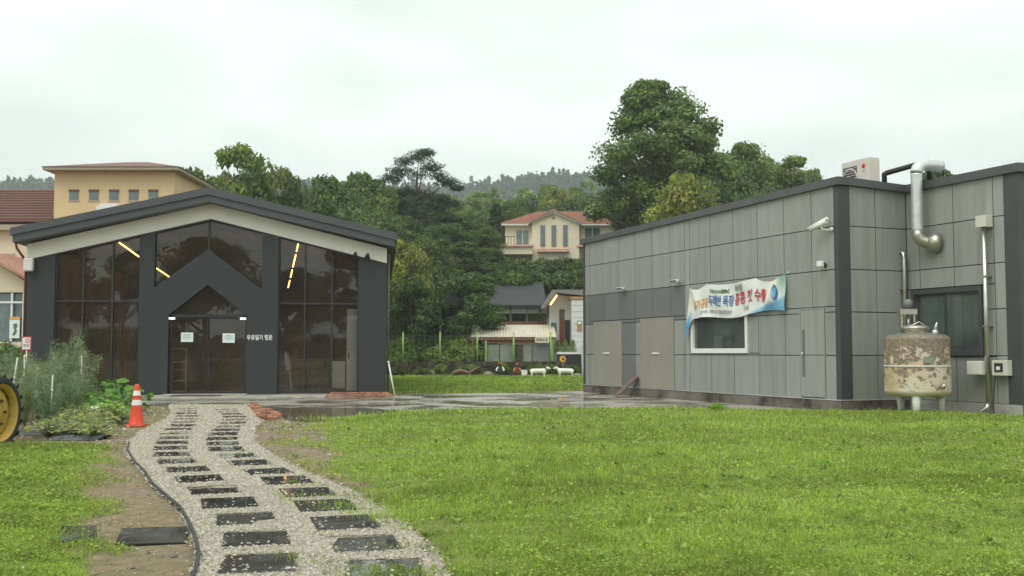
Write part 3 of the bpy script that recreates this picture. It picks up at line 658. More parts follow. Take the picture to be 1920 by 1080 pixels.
# concrete strip in front, doorstep
b = MB(); b.box(-.4, 9.3, -1.7, -.045, -.02, .05); hpart('plinth_strip', M['curb'], b, bevel=.015)
b = MB(); b.box(4.25, 6.8, -.7, -.05, .052, .085); hpart('doorstep', M['curb'], b, bevel=.01)
# name on the wall
vs, fs = text_verts('우유일기 행운', .175, .004); wmax = max(x for x, y in vs) - min(x for x, y in vs); kx = .8 / wmax
b = MB(); b.add([(7.14 + x * kx, -.056, 1.85 + y * 1.05) for x, y in vs], fs); b.add([(7.14 + x * kx, -.042, 1.85 + y * 1.05) for x, y in vs], fs)
hpart('lettering', M['white'], b)['label'] = 'white metal letters beside the door'

# things fixed to or standing in the cafe
def hthing(name, label, cat, x, y, z, group=None): return thing(name, label, cat, hp(x, y, z), HA, group)
t = hthing('outdoor_speaker', 'white rounded loudspeaker under the left eave of the glass-fronted house', 'speaker', .1, -.2, 3.9)
b = MB(); b.box(-.14, .14, -.1, .12, 0, .42); b.build('housing', M['white_plastic'], t, bevel=.05)
b = MB(); b.box(-.04, .04, .12, .2, .15, .28); b.build('bracket', M['dark'], t)
for x, z, lb in ((10.17, 4.49, 'small black spotlight on the white gable band, nearer the glass'), (10.56, 4.45, 'small black spotlight on the white gable band, nearer the roof corner')):
    t = hthing('spotlight', lb, 'spotlight', x, -.065, z, 'spotlights on the gable band')
    b = MB(); b.lathe([(0, 0), (.05, 0), (.05, -.03), (0, -.03)], n=12, axis='y'); b.build('base', M['black'], t)
    b = MB(); b.tube([(0, -.03, 0), (0, -.12, .06), (-.02, -.2, .05)], .014, 6); b.build('arm', M['black'], t)
    b = MB(); b.tube([(-.02, -.16, .1), (-.05, -.3, -.03)], [.045, .075], 12); b.build('lamp_head', M['black'], t)
for x, lb in ((4.41, 'short bright lamp at the left end of the door header'), (6.61, 'short bright lamp at the right end of the door header')):
    t = hthing('door_lamp', lb, 'lamp', x, -.02, 2.46, 'lamps over the glass doors')
    b = MB(); b.box(-.09, .09, -.04, .1, .035, .07); b.build('cover', M['black'], t); b = MB(); b.box(-.085, .085, -.04, .08, -.03, .032); b.build('tube', M['led_small'], t)
for x, z, lb in ((4.86, 1.87, 'white notice on the left glass door'), (6.15, 1.845, 'white notice on the right glass door')):
    t = hthing('notice', lb, 'notice', x, .142, z, 'notices on the doors'); b = MB(); b.box(-.19, .19, -.004, 0, -.15, .15); b.build('sheet', M['paper'], t)
    for i in range(4):
        b = MB(); w = (.1, .13, .13, .08)[i]; b.box(-w, w, -.007, -.0045, .075 - i * .045, .092 - i * .045); b.build('text_line', M['ink_teal'], t)
t = hthing('doormat', 'dark flat doormat in front of the glass doors', 'mat', 5.35, -.95, .052); b = MB(); b.box(-.75, .75, -.3, .3, 0, .018); b.build('mat_body', M['mat_rubber'], t, bevel=.006); b = MB(); b.box(-.68, .68, -.23, .23, .018, .024); b.build('pile', M['dark'], t)
# hanging light bars inside
def light_bar(p, q, lb):
    p, q = Vector(p), Vector(q); t = thing('light_bar', lb, 'light', p, 0, 'glowing light bars under the cafe ceiling')
    b = MB(); b.tube([p, q], .026, 8); b.build('tube', M['led'], t, True)
    up = Vector((0, 0, .05)); b = MB(); b.tube([p + up, q + up], .03, 4); b.build('rail', M['black'], t, True)
    b = MB()
    for w in (p, q):
        c, s = math.cos(HA), math.sin(HA); lx = (w.x - HO.x) * c + (w.y - HO.y) * s
        b.tube([w + up, Vector((w.x, w.y, max(w.z + .1, zu(lx) - .06)))], .008, 5)
    b.build('hanger', M['black'], t, True)
light_bar(at(224, 455, 35.4), at(260, 481, 39), 'glowing orange light bar behind the tall panes left of the portal')
light_bar(at(289, 500, 42), at(317, 519, 45), 'glowing orange light bar seen just right of the left portal column')
vsg = [(458, 471), (478, 500), (506, 520), (526, 539)]; nm = ['topmost', 'second from the top', 'third from the top', 'lowest']
yv = lambda v: 36 + (v - 458) / 87 * 11; uv_ = lambda v: 559 - (v - 458) * .23
for (a, c), w in zip(vsg, nm): light_bar(at(uv_(a), a, yv(a)), at(uv_(c), c, yv(c)), f'glowing light bar right of the portal, {w} in its row of four')
# furniture behind the glass
t = hthing('refrigerator', 'tall white two-door refrigerator behind the rightmost pane', 'refrigerator', 10.2, .75, .07)
b = MB(); b.box(-.34, .36, 0, .65, .02, 2.75); b.build('cabinet', M['white'], t, bevel=.02)
b = MB(); b.box(-.34, .36, -.03, -.003, 1.45, 2.73); b.build('upper_door', M['white'], t, bevel=.01); b = MB(); b.box(-.34, .36, -.03, -.003, .05, 1.37); b.build('lower_door', M['white'], t, bevel=.01)
b = MB(); b.box(-.28, -.25, -.06, -.03, 1.1, 1.32); b.build('handle', M['dark'], t)
t = hthing('low_cabinet', 'low white cabinet beside the refrigerator behind the glass', 'cabinet', 9.62, .7, .07)
b = MB(); b.box(-.26, .2, 0, .5, .15, 1.0); b.build('body', M['white_plastic'], t, bevel=.01); b = MB(); b.box(-.25, .19, .02, .48, 0, .15); b.build('base', M['dark'], t); b = MB(); b.box(-.28, .22, -.02, .52, 1.003, 1.03); b.build('worktop', M['white'], t)
t = hthing('display_shelf', 'yellow wooden display shelf just inside the left glass door', 'shelf', 4.55, .55, .07)
for x in (-.22, .22):
    b = MB(); b.box(x - .02, x + .02, 0, .4, 0, 1.45); b.build('upright', M['shelf_wood'], t)
for z in (.05, .4, .75, 1.0, 1.42):
    b = MB(); b.box(-.2, .2, 0, .4, z, z + .03); b.build('board', M['shelf_wood'], t)
t = hthing('parasol', 'furled white parasol leaning inside the first pane right of the portal', 'parasol', 7.95, .5, .07)
b = MB(); b.tube([(.18, 0, 0), (.02, .05, 1.3)], .018, 6); b.build('pole', M['white'], t); b = MB(); b.tube([(.08, .03, .75), (0, .05, 1.0), (-.06, .06, 1.35)], [.12, .1, .03], 8); b.build('canopy', M['white_plastic'], t)
t = hthing('serving_counter', 'dark wooden serving counter deep inside the glass-fronted house', 'counter', 5.6, 8.5, .07)
b = MB(); b.box(-1.6, 3.4, 0, .7, 0, 1.0); b.build('front', M['wood_in'], t); b = MB(); b.box(-1.65, 3.45, -.05, .75, 1.003, 1.06); b.build('top', M['shelf_wood'], t); b = MB(); b.box(-1.55, 3.35, 3, 3.3, .9, 2.1); b.build('back_shelf', M['wood_in'], t)
for i, (x, w) in enumerate(((1.25, .3), (2.75, .28))):
    t = hthing('curtain', ('rust-red curtain hanging behind the leftmost pane', 'rust-red curtain hanging behind the third pane')[i], 'curtain', x, 1.2, .3, 'curtains inside the left panes'); b = MB(); b.add([(-w + 2 * w * j / 12, .05 * (j % 2), z) for z in (0, 2.6) for j in range(13)], [(j, j + 1, j + 14, j + 13) for j in range(12)])
    c_ = b.build('cloth', M['rust_curtain'], t); sm_ = c_.modifiers.new('t', 'SOLIDIFY'); sm_.thickness = .01; b = MB(); b.tube([(-w - .1, .02, 2.62), (w + .1, .02, 2.62)], .015, 6); b.build('rod', M['black'], t)
def chair_set(x, y, i):
    t = hthing('cafe_table', f'small round cafe table behind the {i} panes', 'table', x, y, .07); b = MB(); b.lathe([(0, .72), (.38, .72), (.38, .75), (0, .75)], n=20); b.build('tabletop', M['shelf_wood'], t)
    b = MB(); b.tube([(0, 0, .02), (0, 0, .72)], .03, 8); b.build('post', M['black'], t); b = MB(); b.lathe([(0, 0), (.24, 0), (.22, .02), (0, .03)], n=16); b.build('foot', M['black'], t)
    t = hthing('cafe_chair', f'dark wooden chair beside the round table behind the {i} panes', 'chair', x + .65, y + .1, .07); b = MB(); b.box(-.2, .2, -.2, .2, .43, .46); b.build('seat', M['wood_in'], t); b = MB(); b.box(.17, .2, -.2, .2, .55, .88); b.build('backrest', M['wood_in'], t)
    for a in (-.18, .18):
        for c in (-.18, .18): b = MB(); b.box(a - .015, a + .015, c - .015, c + .015, 0, .55 if a > 0 else .43); b.build('leg', M['black'], t)
chair_set(1.6, 2.4, 'left'); chair_set(8.4, 2.6, 'right')

# loose bricks
brick_me = None
def brick(loc, rz, parent, rx=0):
    global brick_me
    if brick_me is None:
        b = MB(); b.box(-.1, .1, -.047, .047, 0, .058); o = b.build('brick', M['brick'], parent, bevel=.006); brick_me = o.data
    else:
        o = bpy.data.objects.new('brick', brick_me); COL.objects.link(o); o.parent = parent
        md = o.modifiers.new('bevel', 'BEVEL'); md.width = .006; md.segments = 1
    o.location = loc; o.rotation_euler = (rx, 0, rz)
t = hthing('brick_step', 'low row of orange-red bricks along the foot of the right glass panes', 'bricks', 9.3, -.95, .006)
for r_ in range(8):
    for c_ in range(9):
        if r_ == 7 and random.random() < .4: continue
        brick((.12 + c_ * .222 + random.uniform(-.02, .02) + (r_ % 2) * .06, .06 + r_ * .105 + random.uniform(-.012, .012), random.uniform(0, .01)), random.uniform(-.08, .08), t, random.uniform(-.04, .04))
for r_ in range(2):
    for c_ in range(8): brick((.2 + c_ * .23 + random.uniform(-.03, .03), .3 + r_ * .14, .066), random.uniform(-.1, .1), t)
t = thing('brick_edging', 'crooked line of red bricks where the path meets the puddle', 'bricks', (-6.0, 25.0, .012))
for i in range(26):
    y = 27.2 - i * .205; x = float(xr(min(y, 28))) + .12 + .05 * math.sin(i * 1.7)
    for j in range(2 if i > 12 else 1): brick((x + 6.0 + j * .2 + random.uniform(-.04, .04), y - 25.0 + random.uniform(-.03, .03), random.uniform(0, .012) + (.05 if (i + j) % 5 == 0 else 0)), random.uniform(-.5, .5), t, random.uniform(-.1, .1))

# ------------------------------------------------------------------ clad building on the right
works = thing('clad_building', 'long flat-roofed building clad in light grey panels with dark trim', 'building', BO, BA)
ZR = [.27, 1.32, 2.345, 3.355, 4.38]
XM = [.1, .45, 1.51, 2.56, 3.63, 4.7, 5.77, 6.57, 6.84, 7.92, 9.03, 10.13, 11.25, 12.33, 13.17]
ztop = lambda x: 5.19 + .17 * x / 13.3
HOLES = [(.77, 2.74, .25, 2.44), (3.98, 5.95, .25, 2.455), (6.92, 9.67, 1.37, 2.75), (11.83, 12.77, .25, 2.47)]
def minus(rect, holes):
    rs = [rect]
    for hx0, hx1, hz0, hz1 in holes:
        out = []
        for x0, x1, z0, z1 in rs:
            if hx0 >= x1 or hx1 <= x0 or hz0 >= z1 or hz1 <= z0: out.append((x0, x1, z0, z1)); continue
            if hz1 < z1: out.append((x0, x1, hz1, z1))
            if hz0 > z0: out.append((x0, x1, z0, hz0))
            a, c = max(z0, hz0), min(z1, hz1)
            if hx0 > x0: out.append((x0, hx0, a, c))
            if hx1 < x1: out.append((hx1, x1, a, c))
        rs = out
    return [r for r in rs if r[1] - r[0] > .03 and r[3] - r[2] > .03]
G_ = .011
def panel(pieces, m, face, off=0.0):
    """face: 'm' main front (y=0), 's' return wall (x=13.3), 't' set-back front (y=2.06), 'e' end wall (x=16.6)"""
    b = MB()
    for x0, x1, z0, z1, zz in pieces:
        if face in 'mt':
            y = 0 if face == 'm' else 2.06
            b.prism([(x0 + G_, z0 + G_), (x1 - G_, z0 + G_), (x1 - G_, zz[1]), (x0 + G_, zz[0])], y - .012 - off, y + .024)
        else:
            x = 13.3 if face == 's' else 16.6
            b.prism([(x0 + G_, z0 + G_), (x1 - G_, z0 + G_), (x1 - G_, zz[1]), (x0 + G_, zz[0])], x + .012 + off, x - .024, 'x')
    return b.build('cladding_panel', m, works)
def clad(cols, face, holes, topf, darkf=None):
    for i in range(len(cols) - 1):
        for j in range(5):
            x0, x1, z0 = cols[i], cols[i + 1], ZR[j]
            if j == 4: pcs = [(x0, x1, z0, 9, (topf(x0), topf(x1)))]
            else: pcs = [(a, c, d, f, (f - G_, f - G_)) for a, c, d, f in minus((x0, x1, z0, ZR[j + 1]), holes)]
            if not pcs: continue
            dk = darkf and darkf((x0 + x1) / 2, j)
            panel(pcs, M['panel_dark'] if dk else M['panel'], face, random.uniform(-.002, .002))
clad(XM, 'm', [(a - .01, c + .01, d, f + .01) for a, c, d, f in HOLES], ztop, lambda x, j: (j == 2 and x < 6.57) or (j < 2 and 2.7 < x < 4.0))
clad([.32, 1.1, 2.06], 's', [], lambda y: 5.36 - .04 * y)
clad([13.3, 13.74, 14.8, 15.95, 16.25], 't', [(13.45, 15.65, 1.3, 2.9)], lambda x: 5.28)
clad([2.32, 3.4, 4.5, 5.6, 6.7, 7.8], 'e', [], lambda y: 5.28)
# bodies behind the panels (openings left out)
def backing(x0, x1, z0, z1, holes, y, name='backing_wall'):
    b = MB()
    for a, c, d, f in minus((x0, x1, z0, z1), holes): b.box(a, c, y + .026, y + .2, d, f)
    return b.build(name, M['joint'], works)
backing(0, 13.27, .02, 5.1, [(6.92, 9.67, 1.37, 2.75)], 0); backing(13.3, 16.57, .02, 5.1, [(13.48, 15.63, 1.32, 2.88)], 2.06)
b = MB(); b.box(13.1, 13.274, .205, 2.08, .02, 5.1); b.box(16.4, 16.574, 2.265, 10, .02, 5.1); b.box(0, .15, .205, 10, .02, 5.05); b.box(.15, 16.4, 9.8, 10, .02, 5.05); b.build('backing_wall', M['joint'], works)
b = MB(); b.box(.05, 13.26, .05, 9.9, 4.95, 5.12); b.box(13.26, 16.5, 2.1, 9.9, 4.95, 5.12); b.build('roof', M['roof_grey'], works)
# plinth
b = MB(); b.box(-.02, 13.33, -.035, .02, -.02, .268); b.build('plinth', M['plinth'], works); b = MB(); b.box(13.302, 13.335, .022, 2.02, -.02, .266); b.build('plinth', M['plinth'], works)
b = MB(); b.box(13.34, 16.62, 2.022, 2.07, -.02, .268); b.build('plinth', M['plinth_pale'], works)
b = MB(); b.box(-.03, 13.345, -.05, -.014, .262, .285); b.build('drip_edge', M['alu'], works)
b = MB(); b.box(13.315, 13.345, -.012, 2.02, .262, .285); b.build('drip_edge', M['alu'], works)
# trim
for x0, x1, y0, y1, zt in ((-.03, .1, -.03, .2, 5.2), (13.17, 13.335, -.03, .32, 5.36), (16.25, 16.635, 2.03, 2.32, 5.28)):
    b = MB(); b.box(x0, x1, y0, y1, .286 if x0 < 16 else .05, zt); b.build('corner_trim', M['trim'], works, bevel=.006)
b = MB(); b.box(13.305, 13.33, 2.03, 2.05, .27, 5.3); b.build('corner_trim', M['trim'], works)
b = MB(); b.prism([(-.12, 5.17), (13.42, 5.345), (13.42, 5.53), (-.12, 5.35)], -.1, .26); b.build('roof_cap', M['trim_cap'], works)
b = MB(); b.prism([(.262, 5.345), (1.955, 5.275), (1.955, 5.45), (.262, 5.53)], 13.06, 13.42, 'x'); b.build('roof_cap', M['trim_cap'], works)
b = MB(); b.prism([(13.06, 5.27), (16.72, 5.27), (16.72, 5.46), (13.06, 5.45)], 1.957, 2.32); b.build('roof_cap', M['trim_cap'], works)
b = MB(); b.box(16.38, 16.72, 2.322, 10, 5.27, 5.46); b.build('roof_cap', M['trim_cap'], works)
# doors
for x0, x1, zt, lb in ((.77, 2.74, 2.43, None), (3.98, 5.95, 2.45, None)):
    b = MB(); b.box(x0 + .035, x1 - .035, -.035, .02, .29, zt - .04); d = b.build('door', M['steel_door'], works, bevel=.006); d['label'] = 'wide stainless steel door'
    b = MB(); b.box(x0, x0 + .033, -.04, .02, .285, zt); b.box(x1 - .033, x1, -.04, .02, .285, zt); b.box(x0 + .033, x1 - .033, -.04, .02, zt - .038, zt); b.build('door_frame', M['steel_door'], d)
    b = MB(); xm = x0 + (x1 - x0) * .48; b.box(xm - .2, xm + .2, -.06, -.037, 1.34, 1.385); b.build('handle', M['white'], d)
b = MB(); b.box(11.87, 12.73, -.02, .02, .31, 2.43); d = b.build('door', M['panel'], works, bevel=.004); d['label'] = 'plain grey panel door with long push plate'
b = MB(); b.box(11.83, 11.868, -.028, .02, .29, 2.47); b.box(12.732, 12.77, -.028, .02, .29, 2.47); b.box(11.868, 12.732, -.028, .02, 2.432, 2.47); b.build('door_frame', M['panel'], d)
b = MB(); b.box(11.92, 12.03, -.026, -.021, .8, 1.95); b.build('push_plate', M['panel_dark'], d)
b = MB(); b.box(12.04, 12.72, -.0235, -.0215, 1.32, 1.335); b.build('seam', M['joint'], d)
b = MB(); b.lathe([(0, -.09), (.03, -.088), (.035, -.07), (.015, -.05), (.015, -.027)], (11.98, 0, 1.36), 12, 0, 'y'); b.build('knob', M['alu'], d)
# white framed window with the room behind it
b = MB(); b.box(6.92, 7.02, -.05, .1, 1.37, 2.75); b.box(9.57, 9.67, -.05, .1, 1.37, 2.75); b.box(7.02, 9.57, -.05, .1, 1.37, 1.5); b.box(7.02, 9.57, -.05, .1, 2.65, 2.75); wf = b.build('window', M['white'], works); wf['label'] = 'wide white-framed window below the banner'
b = MB(); b.add([(7.02, .03, 1.5), (9.57, .03, 1.5), (9.57, .03, 2.65), (7.02, .03, 2.65)], [(0, 1, 2, 3)]); b.build('pane', M['glass_dark'], wf)
b = MB(); b.box(6.5, 10.2, 3.0, 3.1, .3, 3.2); b.box(6.5, 6.6, .21, 3.0, .3, 3.2); b.box(10.1, 10.2, .21, 3, .3, 3.2); b.box(6.5, 10.2, .21, 3.1, 3.2, 3.25); b.box(6.5, 10.2, .21, 3.1, .25, .3); b.build('room_lining', M['white_wall'], wf)
b = MB(); b.box(6.62, 10.08, .62, .66, .4, 3.1); b.build('screen', M['screen'], wf)  # pale panel close behind the glass, added to brighten the window
t = thing('work_bench', 'pale cabinet standing inside behind the white-framed window', 'cabinet', bp_(8.0, .26, .3), BA)
b = MB(); b.box(-.35, .1, 0, .34, 0, 1.55); b.build('tall_body', M['white_wall'], t); b = MB(); b.box(.13, 1.5, .06, .34, 0, 1.38); b.build('low_body', M['net'], t)
# dark framed sliding window of the set-back front
b = MB(); b.box(13.48, 13.58, 1.98, 2.16, 1.32, 2.88); b.box(15.53, 15.63, 1.98, 2.16, 1.32, 2.88); b.box(13.58, 15.53, 1.98, 2.16, 1.32, 1.43); b.box(13.58, 15.53, 1.98, 2.16, 2.77, 2.88); wf = b.build('window', M['trim'], works); wf['label'] = 'black-framed sliding window behind the tank'
for a, c, y in ((13.58, 14.52, 2.08), (14.47, 15.53, 2.05)):
    b = MB(); b.add([(a + .05, y, 1.48), (c - .05, y, 1.48), (c - .05, y, 2.72), (a + .05, y, 2.72)], [(0, 1, 2, 3)]); p_ = b.build('pane', M['glass_dark'], wf)
    b = MB(); b.box(a, a + .05, y - .02, y + .02, 1.43, 2.77); b.box(c - .05, c, y - .02, y + .02, 1.43, 2.77); b.box(a + .05, c - .05, y - .02, y + .02, 1.43, 1.48); b.box(a + .05, c - .05, y - .02, y + .02, 2.72, 2.77); b.build('sash', M['trim'], p_)
b = MB(); b.box(13.5, 14.5, 2.2, 2.22, 1.34, 2.86); b.build('blind', M['blind_green'], wf); b = MB(); b.box(14.51, 15.62, 2.22, 2.24, 1.34, 2.86); b.build('blind', M['screen'], wf)  # coloured panels right behind the sashes, added to lighten the dark glass

def bthing(name, label, cat, x, y, z, group=None): return thing(name, label, cat, bp_(x, y, z), BA, group)
# floodlights and cameras on the front
for x, z, lb in ((2.95, 3.46, 'small white floodlight above the two steel doors'), (6.26, 3.5, 'small white floodlight left of the banner')):
    t = bthing('floodlight', lb, 'floodlight', x, -.02, z, 'white floodlights on the clad wall')
    b = MB(); b.box(-.03, .03, -.12, 0, -.03, .03); b.build('arm', M['white_plastic'], t); b = MB(); b.box(-.22, .2, -.2, -.1, -.045, .035); b.build('head', M['white_plastic'], t, bevel=.015); b = MB(); b.box(-.19, .17, -.205, -.201, -.035, .02); b.build('lens', M['pane_far'], t)
t = bthing('bullet_camera', 'white bullet security camera high beside the dark corner trim', 'camera', 13.1, -.02, 4.31)
b = MB(); b.tube([(0, 0, 0), (-.02, -.12, -.02), (-.12, -.2, .02), (-.15, -.2, .09)], .018, 8); b.build('bracket', M['white_plastic'], t); b = MB(); b.lathe([(0, -.03), (.055, -.03), (.055, 0), (0, 0)], n=14, axis='y'); b.build('base', M['white_plastic'], t)
b = MB(); b.tube([(.02, -.17, .19), (-.46, -.27, .02)], [.062, .056], 14); b.build('body', M['white_plastic'], t); b = MB(); b.tube([(.05, -.165, .25), (-.52, -.28, .045)], .05, 4); b.build('sun_shield', M['white'], t)
b = MB(); b.tube([(-.455, -.27, .02), (-.475, -.275, .012)], .046, 14); b.build('lens', M['black'], t)
t = bthing('dome_camera', 'small white spot camera under the bullet camera', 'camera', 12.84, -.02, 3.47)
b = MB(); b.lathe([(0, -.02), (.05, -.02), (.05, 0), (0, 0)], n=14, axis='y'); b.build('base', M['black'], t); b = MB(); b.tube([(0, -.01, .02), (.06, -.1, .06)], .02, 8); b.build('arm', M['black'], t); b = MB(); b.box(-.1, .06, -.19, -.08, -.04, .1); b.build('head', M['white'], t, bevel=.02)
# banner: a wrinkled cloth tied at its corners, its print in the weave
def btop(x): return 3.29 + .07 * (x - 6.9) / 4.5 - .12 * abs(math.sin(math.pi * min(1, (x - 6.9) / .95))) ** 1.2 * (x < 7.85) - .07 * math.sin(math.pi * np.clip((x - 7.85) / 2.3, 0, 1)) - .14 * math.sin(math.pi * np.clip((x - 10.15) / 1.22, 0, 1)) ** .8
def bbot(x): return 2.31 + .13 * (x - 6.9) / 4.5 + .05 * math.sin((x - 6.9) * 2.1)
def bdisp(x, v):
    w = .015 * math.sin(x * 5.2 + v * 2.2) + .018 * math.sin(x * 9.1 - v * 5) * (1 - v * .4) + .012 * math.sin((x - 6.9) * 3 + 6 * v)
    d1 = math.exp(-((x - 7.1) * 2.2 - (1 - v) * 1.4) ** 2 * 5) * .05; d2 = math.exp(-((11.2 - x) * 2.2 - (1 - v) * 1.4) ** 2 * 5) * .06
    return -.10 - w - d1 - d2
NB, NV = 90, 26; verts = []
for j in range(NV + 1):
    v = j / NV
    for i in range(NB + 1):
        x = 6.9 + 4.48 * i / NB; z = bbot(x) + (btop(x) - bbot(x)) * v; pull = max(0, .28 - (x - 6.9)) / .28; fold = pull * (1 - v)
        verts.append((x - .18 * fold + .12 * pull * (v), bdisp(x, v) - .05 * fold, z - .55 * fold ** 1.4))
fc = np.array([(j * (NB + 1) + i, j * (NB + 1) + i + 1, (j + 1) * (NB + 1) + i + 1, (j + 1) * (NB + 1) + i) for j in range(NV) for i in range(NB)])
cols = []
for j in range(NV + 1):
    for i in range(NB + 1):
        u, v = i / NB, j / NV; c = np.array((.76, .79, .76))
        r_ = smooth(np.array([(u - .80 - .12 * v) / .10]))[0] * smooth(np.array([(1.08 - v) * 2.2]))[0]; low = smooth(np.array([(u * 1.05 - .62 - v * .85) / .16]))[0]
        c = c + (np.array((.14, .38, .56)) - c) * max(low, 0); edge = smooth(np.array([(u - .93) / .05]))[0]; c = c + (np.array((.25, .5, .4)) - c) * edge * (v ** .7) * .9
        le = smooth(np.array([(.07 - u) / .05]))[0]; c = c + (np.array((.72, .62, .3)) - c) * le * .35; c = c + (np.array((.05, .3, .6)) - c) * le * smooth(np.array([(.45 - v) / .3]))[0]
        if u > .83 and v > .5: c = c + (np.array((.75, .72, .4)) - c) * .35 * smooth(np.array([(u - .83) / .06]))[0] * (1 - edge)
        cols.append(c)
mcl, nt_, b_ = nodes_of('banner_cloth'); vc = N(nt_, 'ShaderNodeVertexColor', layer_name='col'); nt_.links.new(vc.outputs['Color'], b_.inputs['Base Color']); b_.inputs['Roughness'].default_value = .55
ban = bthing('banner', 'wrinkled white cloth banner with orange, blue and red Korean lettering', 'banner', 6.9, 0, 2.2)
off = np.array((6.9, 0, 2.2)); from_np('cloth', np.array(verts) - off, fc, mcl, np.array(cols), True, ban)
def btext(body, xc, vc_, h, w, m, bold, name='lettering'):
    vs, fs = text_verts(body, h, bold); ww = max(x for x, y in vs) - min(x for x, y in vs); k = w / ww; b = MB(); pts = []
    for x, y in vs:
        X = xc + x * k; z0 = bbot(X) + (btop(X) - bbot(X)) * vc_ + y; v = (z0 - bbot(X)) / (btop(X) - bbot(X)); pts.append((X - 6.9, bdisp(X, v) - .02, z0 - 2.2))
    b.add(pts, fs); return b.build(name, m, ban)
btext('유가공품', 7.58, .43, .3, .64, M['text_orange'], .007); btext('두레반 목장', 8.55, .48, .33, 1.2, M['blue'], .007); btext('홍콩 첫 수출', 9.92, .5, .36, 1.42, M['text_red'], .008)
btext('Naturland', 8.5, .8, .17, .9, M['text_green'], .003); btext('축하합', 9.42, .82, .2, .42, M['ink_grey'], .006); btext('전남낙농  서해낙농유가공협동조합연합회', 8.35, .16, .12, 1.5, M['ink_grey'], .002); btext('직원 일동', 9.75, .2, .15, .28, M['ink_grey'], .003)
b = MB()
for i in range(9):
    a = math.pi * i / 8
    X0, z0 = 8.72 + .17 * math.cos(a), .0 + .1 * math.sin(a); X = X0; zz = 3.02 + z0; v = (zz - bbot(X)) / (btop(X) - bbot(X)); b.v.append((X - 6.9, bdisp(X, v) - .012, zz - 2.2))
b.f.append(tuple(range(9))); b.m.append(0); b.sm.append(False); b.build('leaf_emblem', M['text_green'], ban)
for rad, m, yo in ((.14, M['blue'], .011), (.075, M['blue_light'], .015)):
    b = MB()
    for i in range(16):
        a = 2 * math.pi * i / 16; X = 11.02 + rad * .75 * math.cos(a); zz = 2.93 + rad * 1.35 * math.sin(a) * (1.0 if math.sin(a) > 0 else 1.15); v = (zz - bbot(X)) / (btop(X) - bbot(X)); b.v.append((X - 6.9, bdisp(X, v) - yo, zz - 2.2))
    b.f.append(tuple(range(16))); b.m.append(0); b.sm.append(False); b.build('emblem', m, ban)
b = MB(); b.tube([(0, -.12, 1.1), (-.12, -.02, 1.16)], .006, 5); b.tube([(4.48, -.1, 1.16), (4.6, -.02, 1.22)], .006, 5); b.build('tie_cord', M['white'], ban)
# leaning board
t = bthing('board', 'dark reddish board leaning between the two steel doors', 'board', 3.62, -.75, .006); b = MB(); b.add([(-.14, 0, 0), (.1, 0, 0), (.22, .7, .62), (.02, .7, .66), (-.14, .03, -.0), (.1, .03, 0), (.22, .73, .60), (.02, .73, .64)], [(0, 1, 2, 3), (4, 5, 6, 7), (0, 1, 5, 4), (1, 2, 6, 5), (2, 3, 7, 6), (3, 0, 4, 7)]); b.build('plank', M['plank_dark'], t)
b = MB(); b.add([(.3, .35, 0), (.37, .35, 0), (.27, .66, .58), (.2, .66, .58), (.3, .38, 0), (.37, .38, 0), (.27, .69, .58), (.2, .69, .58)], [(0, 1, 2, 3), (4, 5, 6, 7), (0, 1, 5, 4), (1, 2, 6, 5), (2, 3, 7, 6), (3, 0, 4, 7)]); b.build('prop', M['dark'], t)
# air conditioner on the roof
t = bthing('air_conditioner', 'cream outdoor air conditioner unit on the flat roof corner', 'air conditioner', 12.27, 1.0, 5.13)
b = MB(); b.box(0, .98, 0, .33, .1, .97); b.build('casing', M['cream_metal'], t, bevel=.015)
b = MB(); b.box(.06, .56, -.004, -.0015, .2, .82); gr = b.build('grille', M['dark'], t)
for i in range(10): b = MB(); b.box(.06, .56, -.014, -.006, .23 + i * .06, .245 + i * .06); b.build('slat', M['cream_metal'], gr)
b = MB(); b.lathe([(.25, -.02), (.27, -.02), (.27, -.006), (.25, -.006), (.25, -.02)], (.31, 0, .51), 24, 0, 'y'); b.build('fan_ring', M['cream_metal'], gr)
b = MB(); b.lathe([(0, -.006), (.055, -.006), (.055, -.002)], (.79, 0, .78), 18, 0, 'y'); b.build('emblem', M['red'], t)
vs, fs = text_verts('LG', .085); b = MB(); b.add([(.79 + x, -.004, .66 + y) for x, y in vs], fs); b.build('lettering', M['ink_grey'], t)
for x in (.12, .78): b = MB(); b.box(x, x + .08, .02, .31, 0, .1); b.build('foot', M['dark'], t)
# insulated pipe from the unit
t = bthing('insulated_pipe', 'black insulated pipe rising from the roof unit towards the duct', 'pipe', 13.28, 1.3, 5.53); 
p0, p1 = at(1658, 326, 25.7), at(1735, 304, 25.9)
b = MB(); b.tube([p0 + Vector((0, 0, -.3)), p0, p0 + Vector((.05, 0, .02)), p1, p1 + Vector((.08, .0, -.06)), p1 + Vector((.12, .05, -.5))], .065, 8); b.build('sleeve', M['black'], t, True); b = MB(); b.tube([p1 + Vector((-.25, 0, -.13)), p1 + Vector((-.2, 0, -.1))], .09, 8); b.build('clamp', M['dark'], t, True)
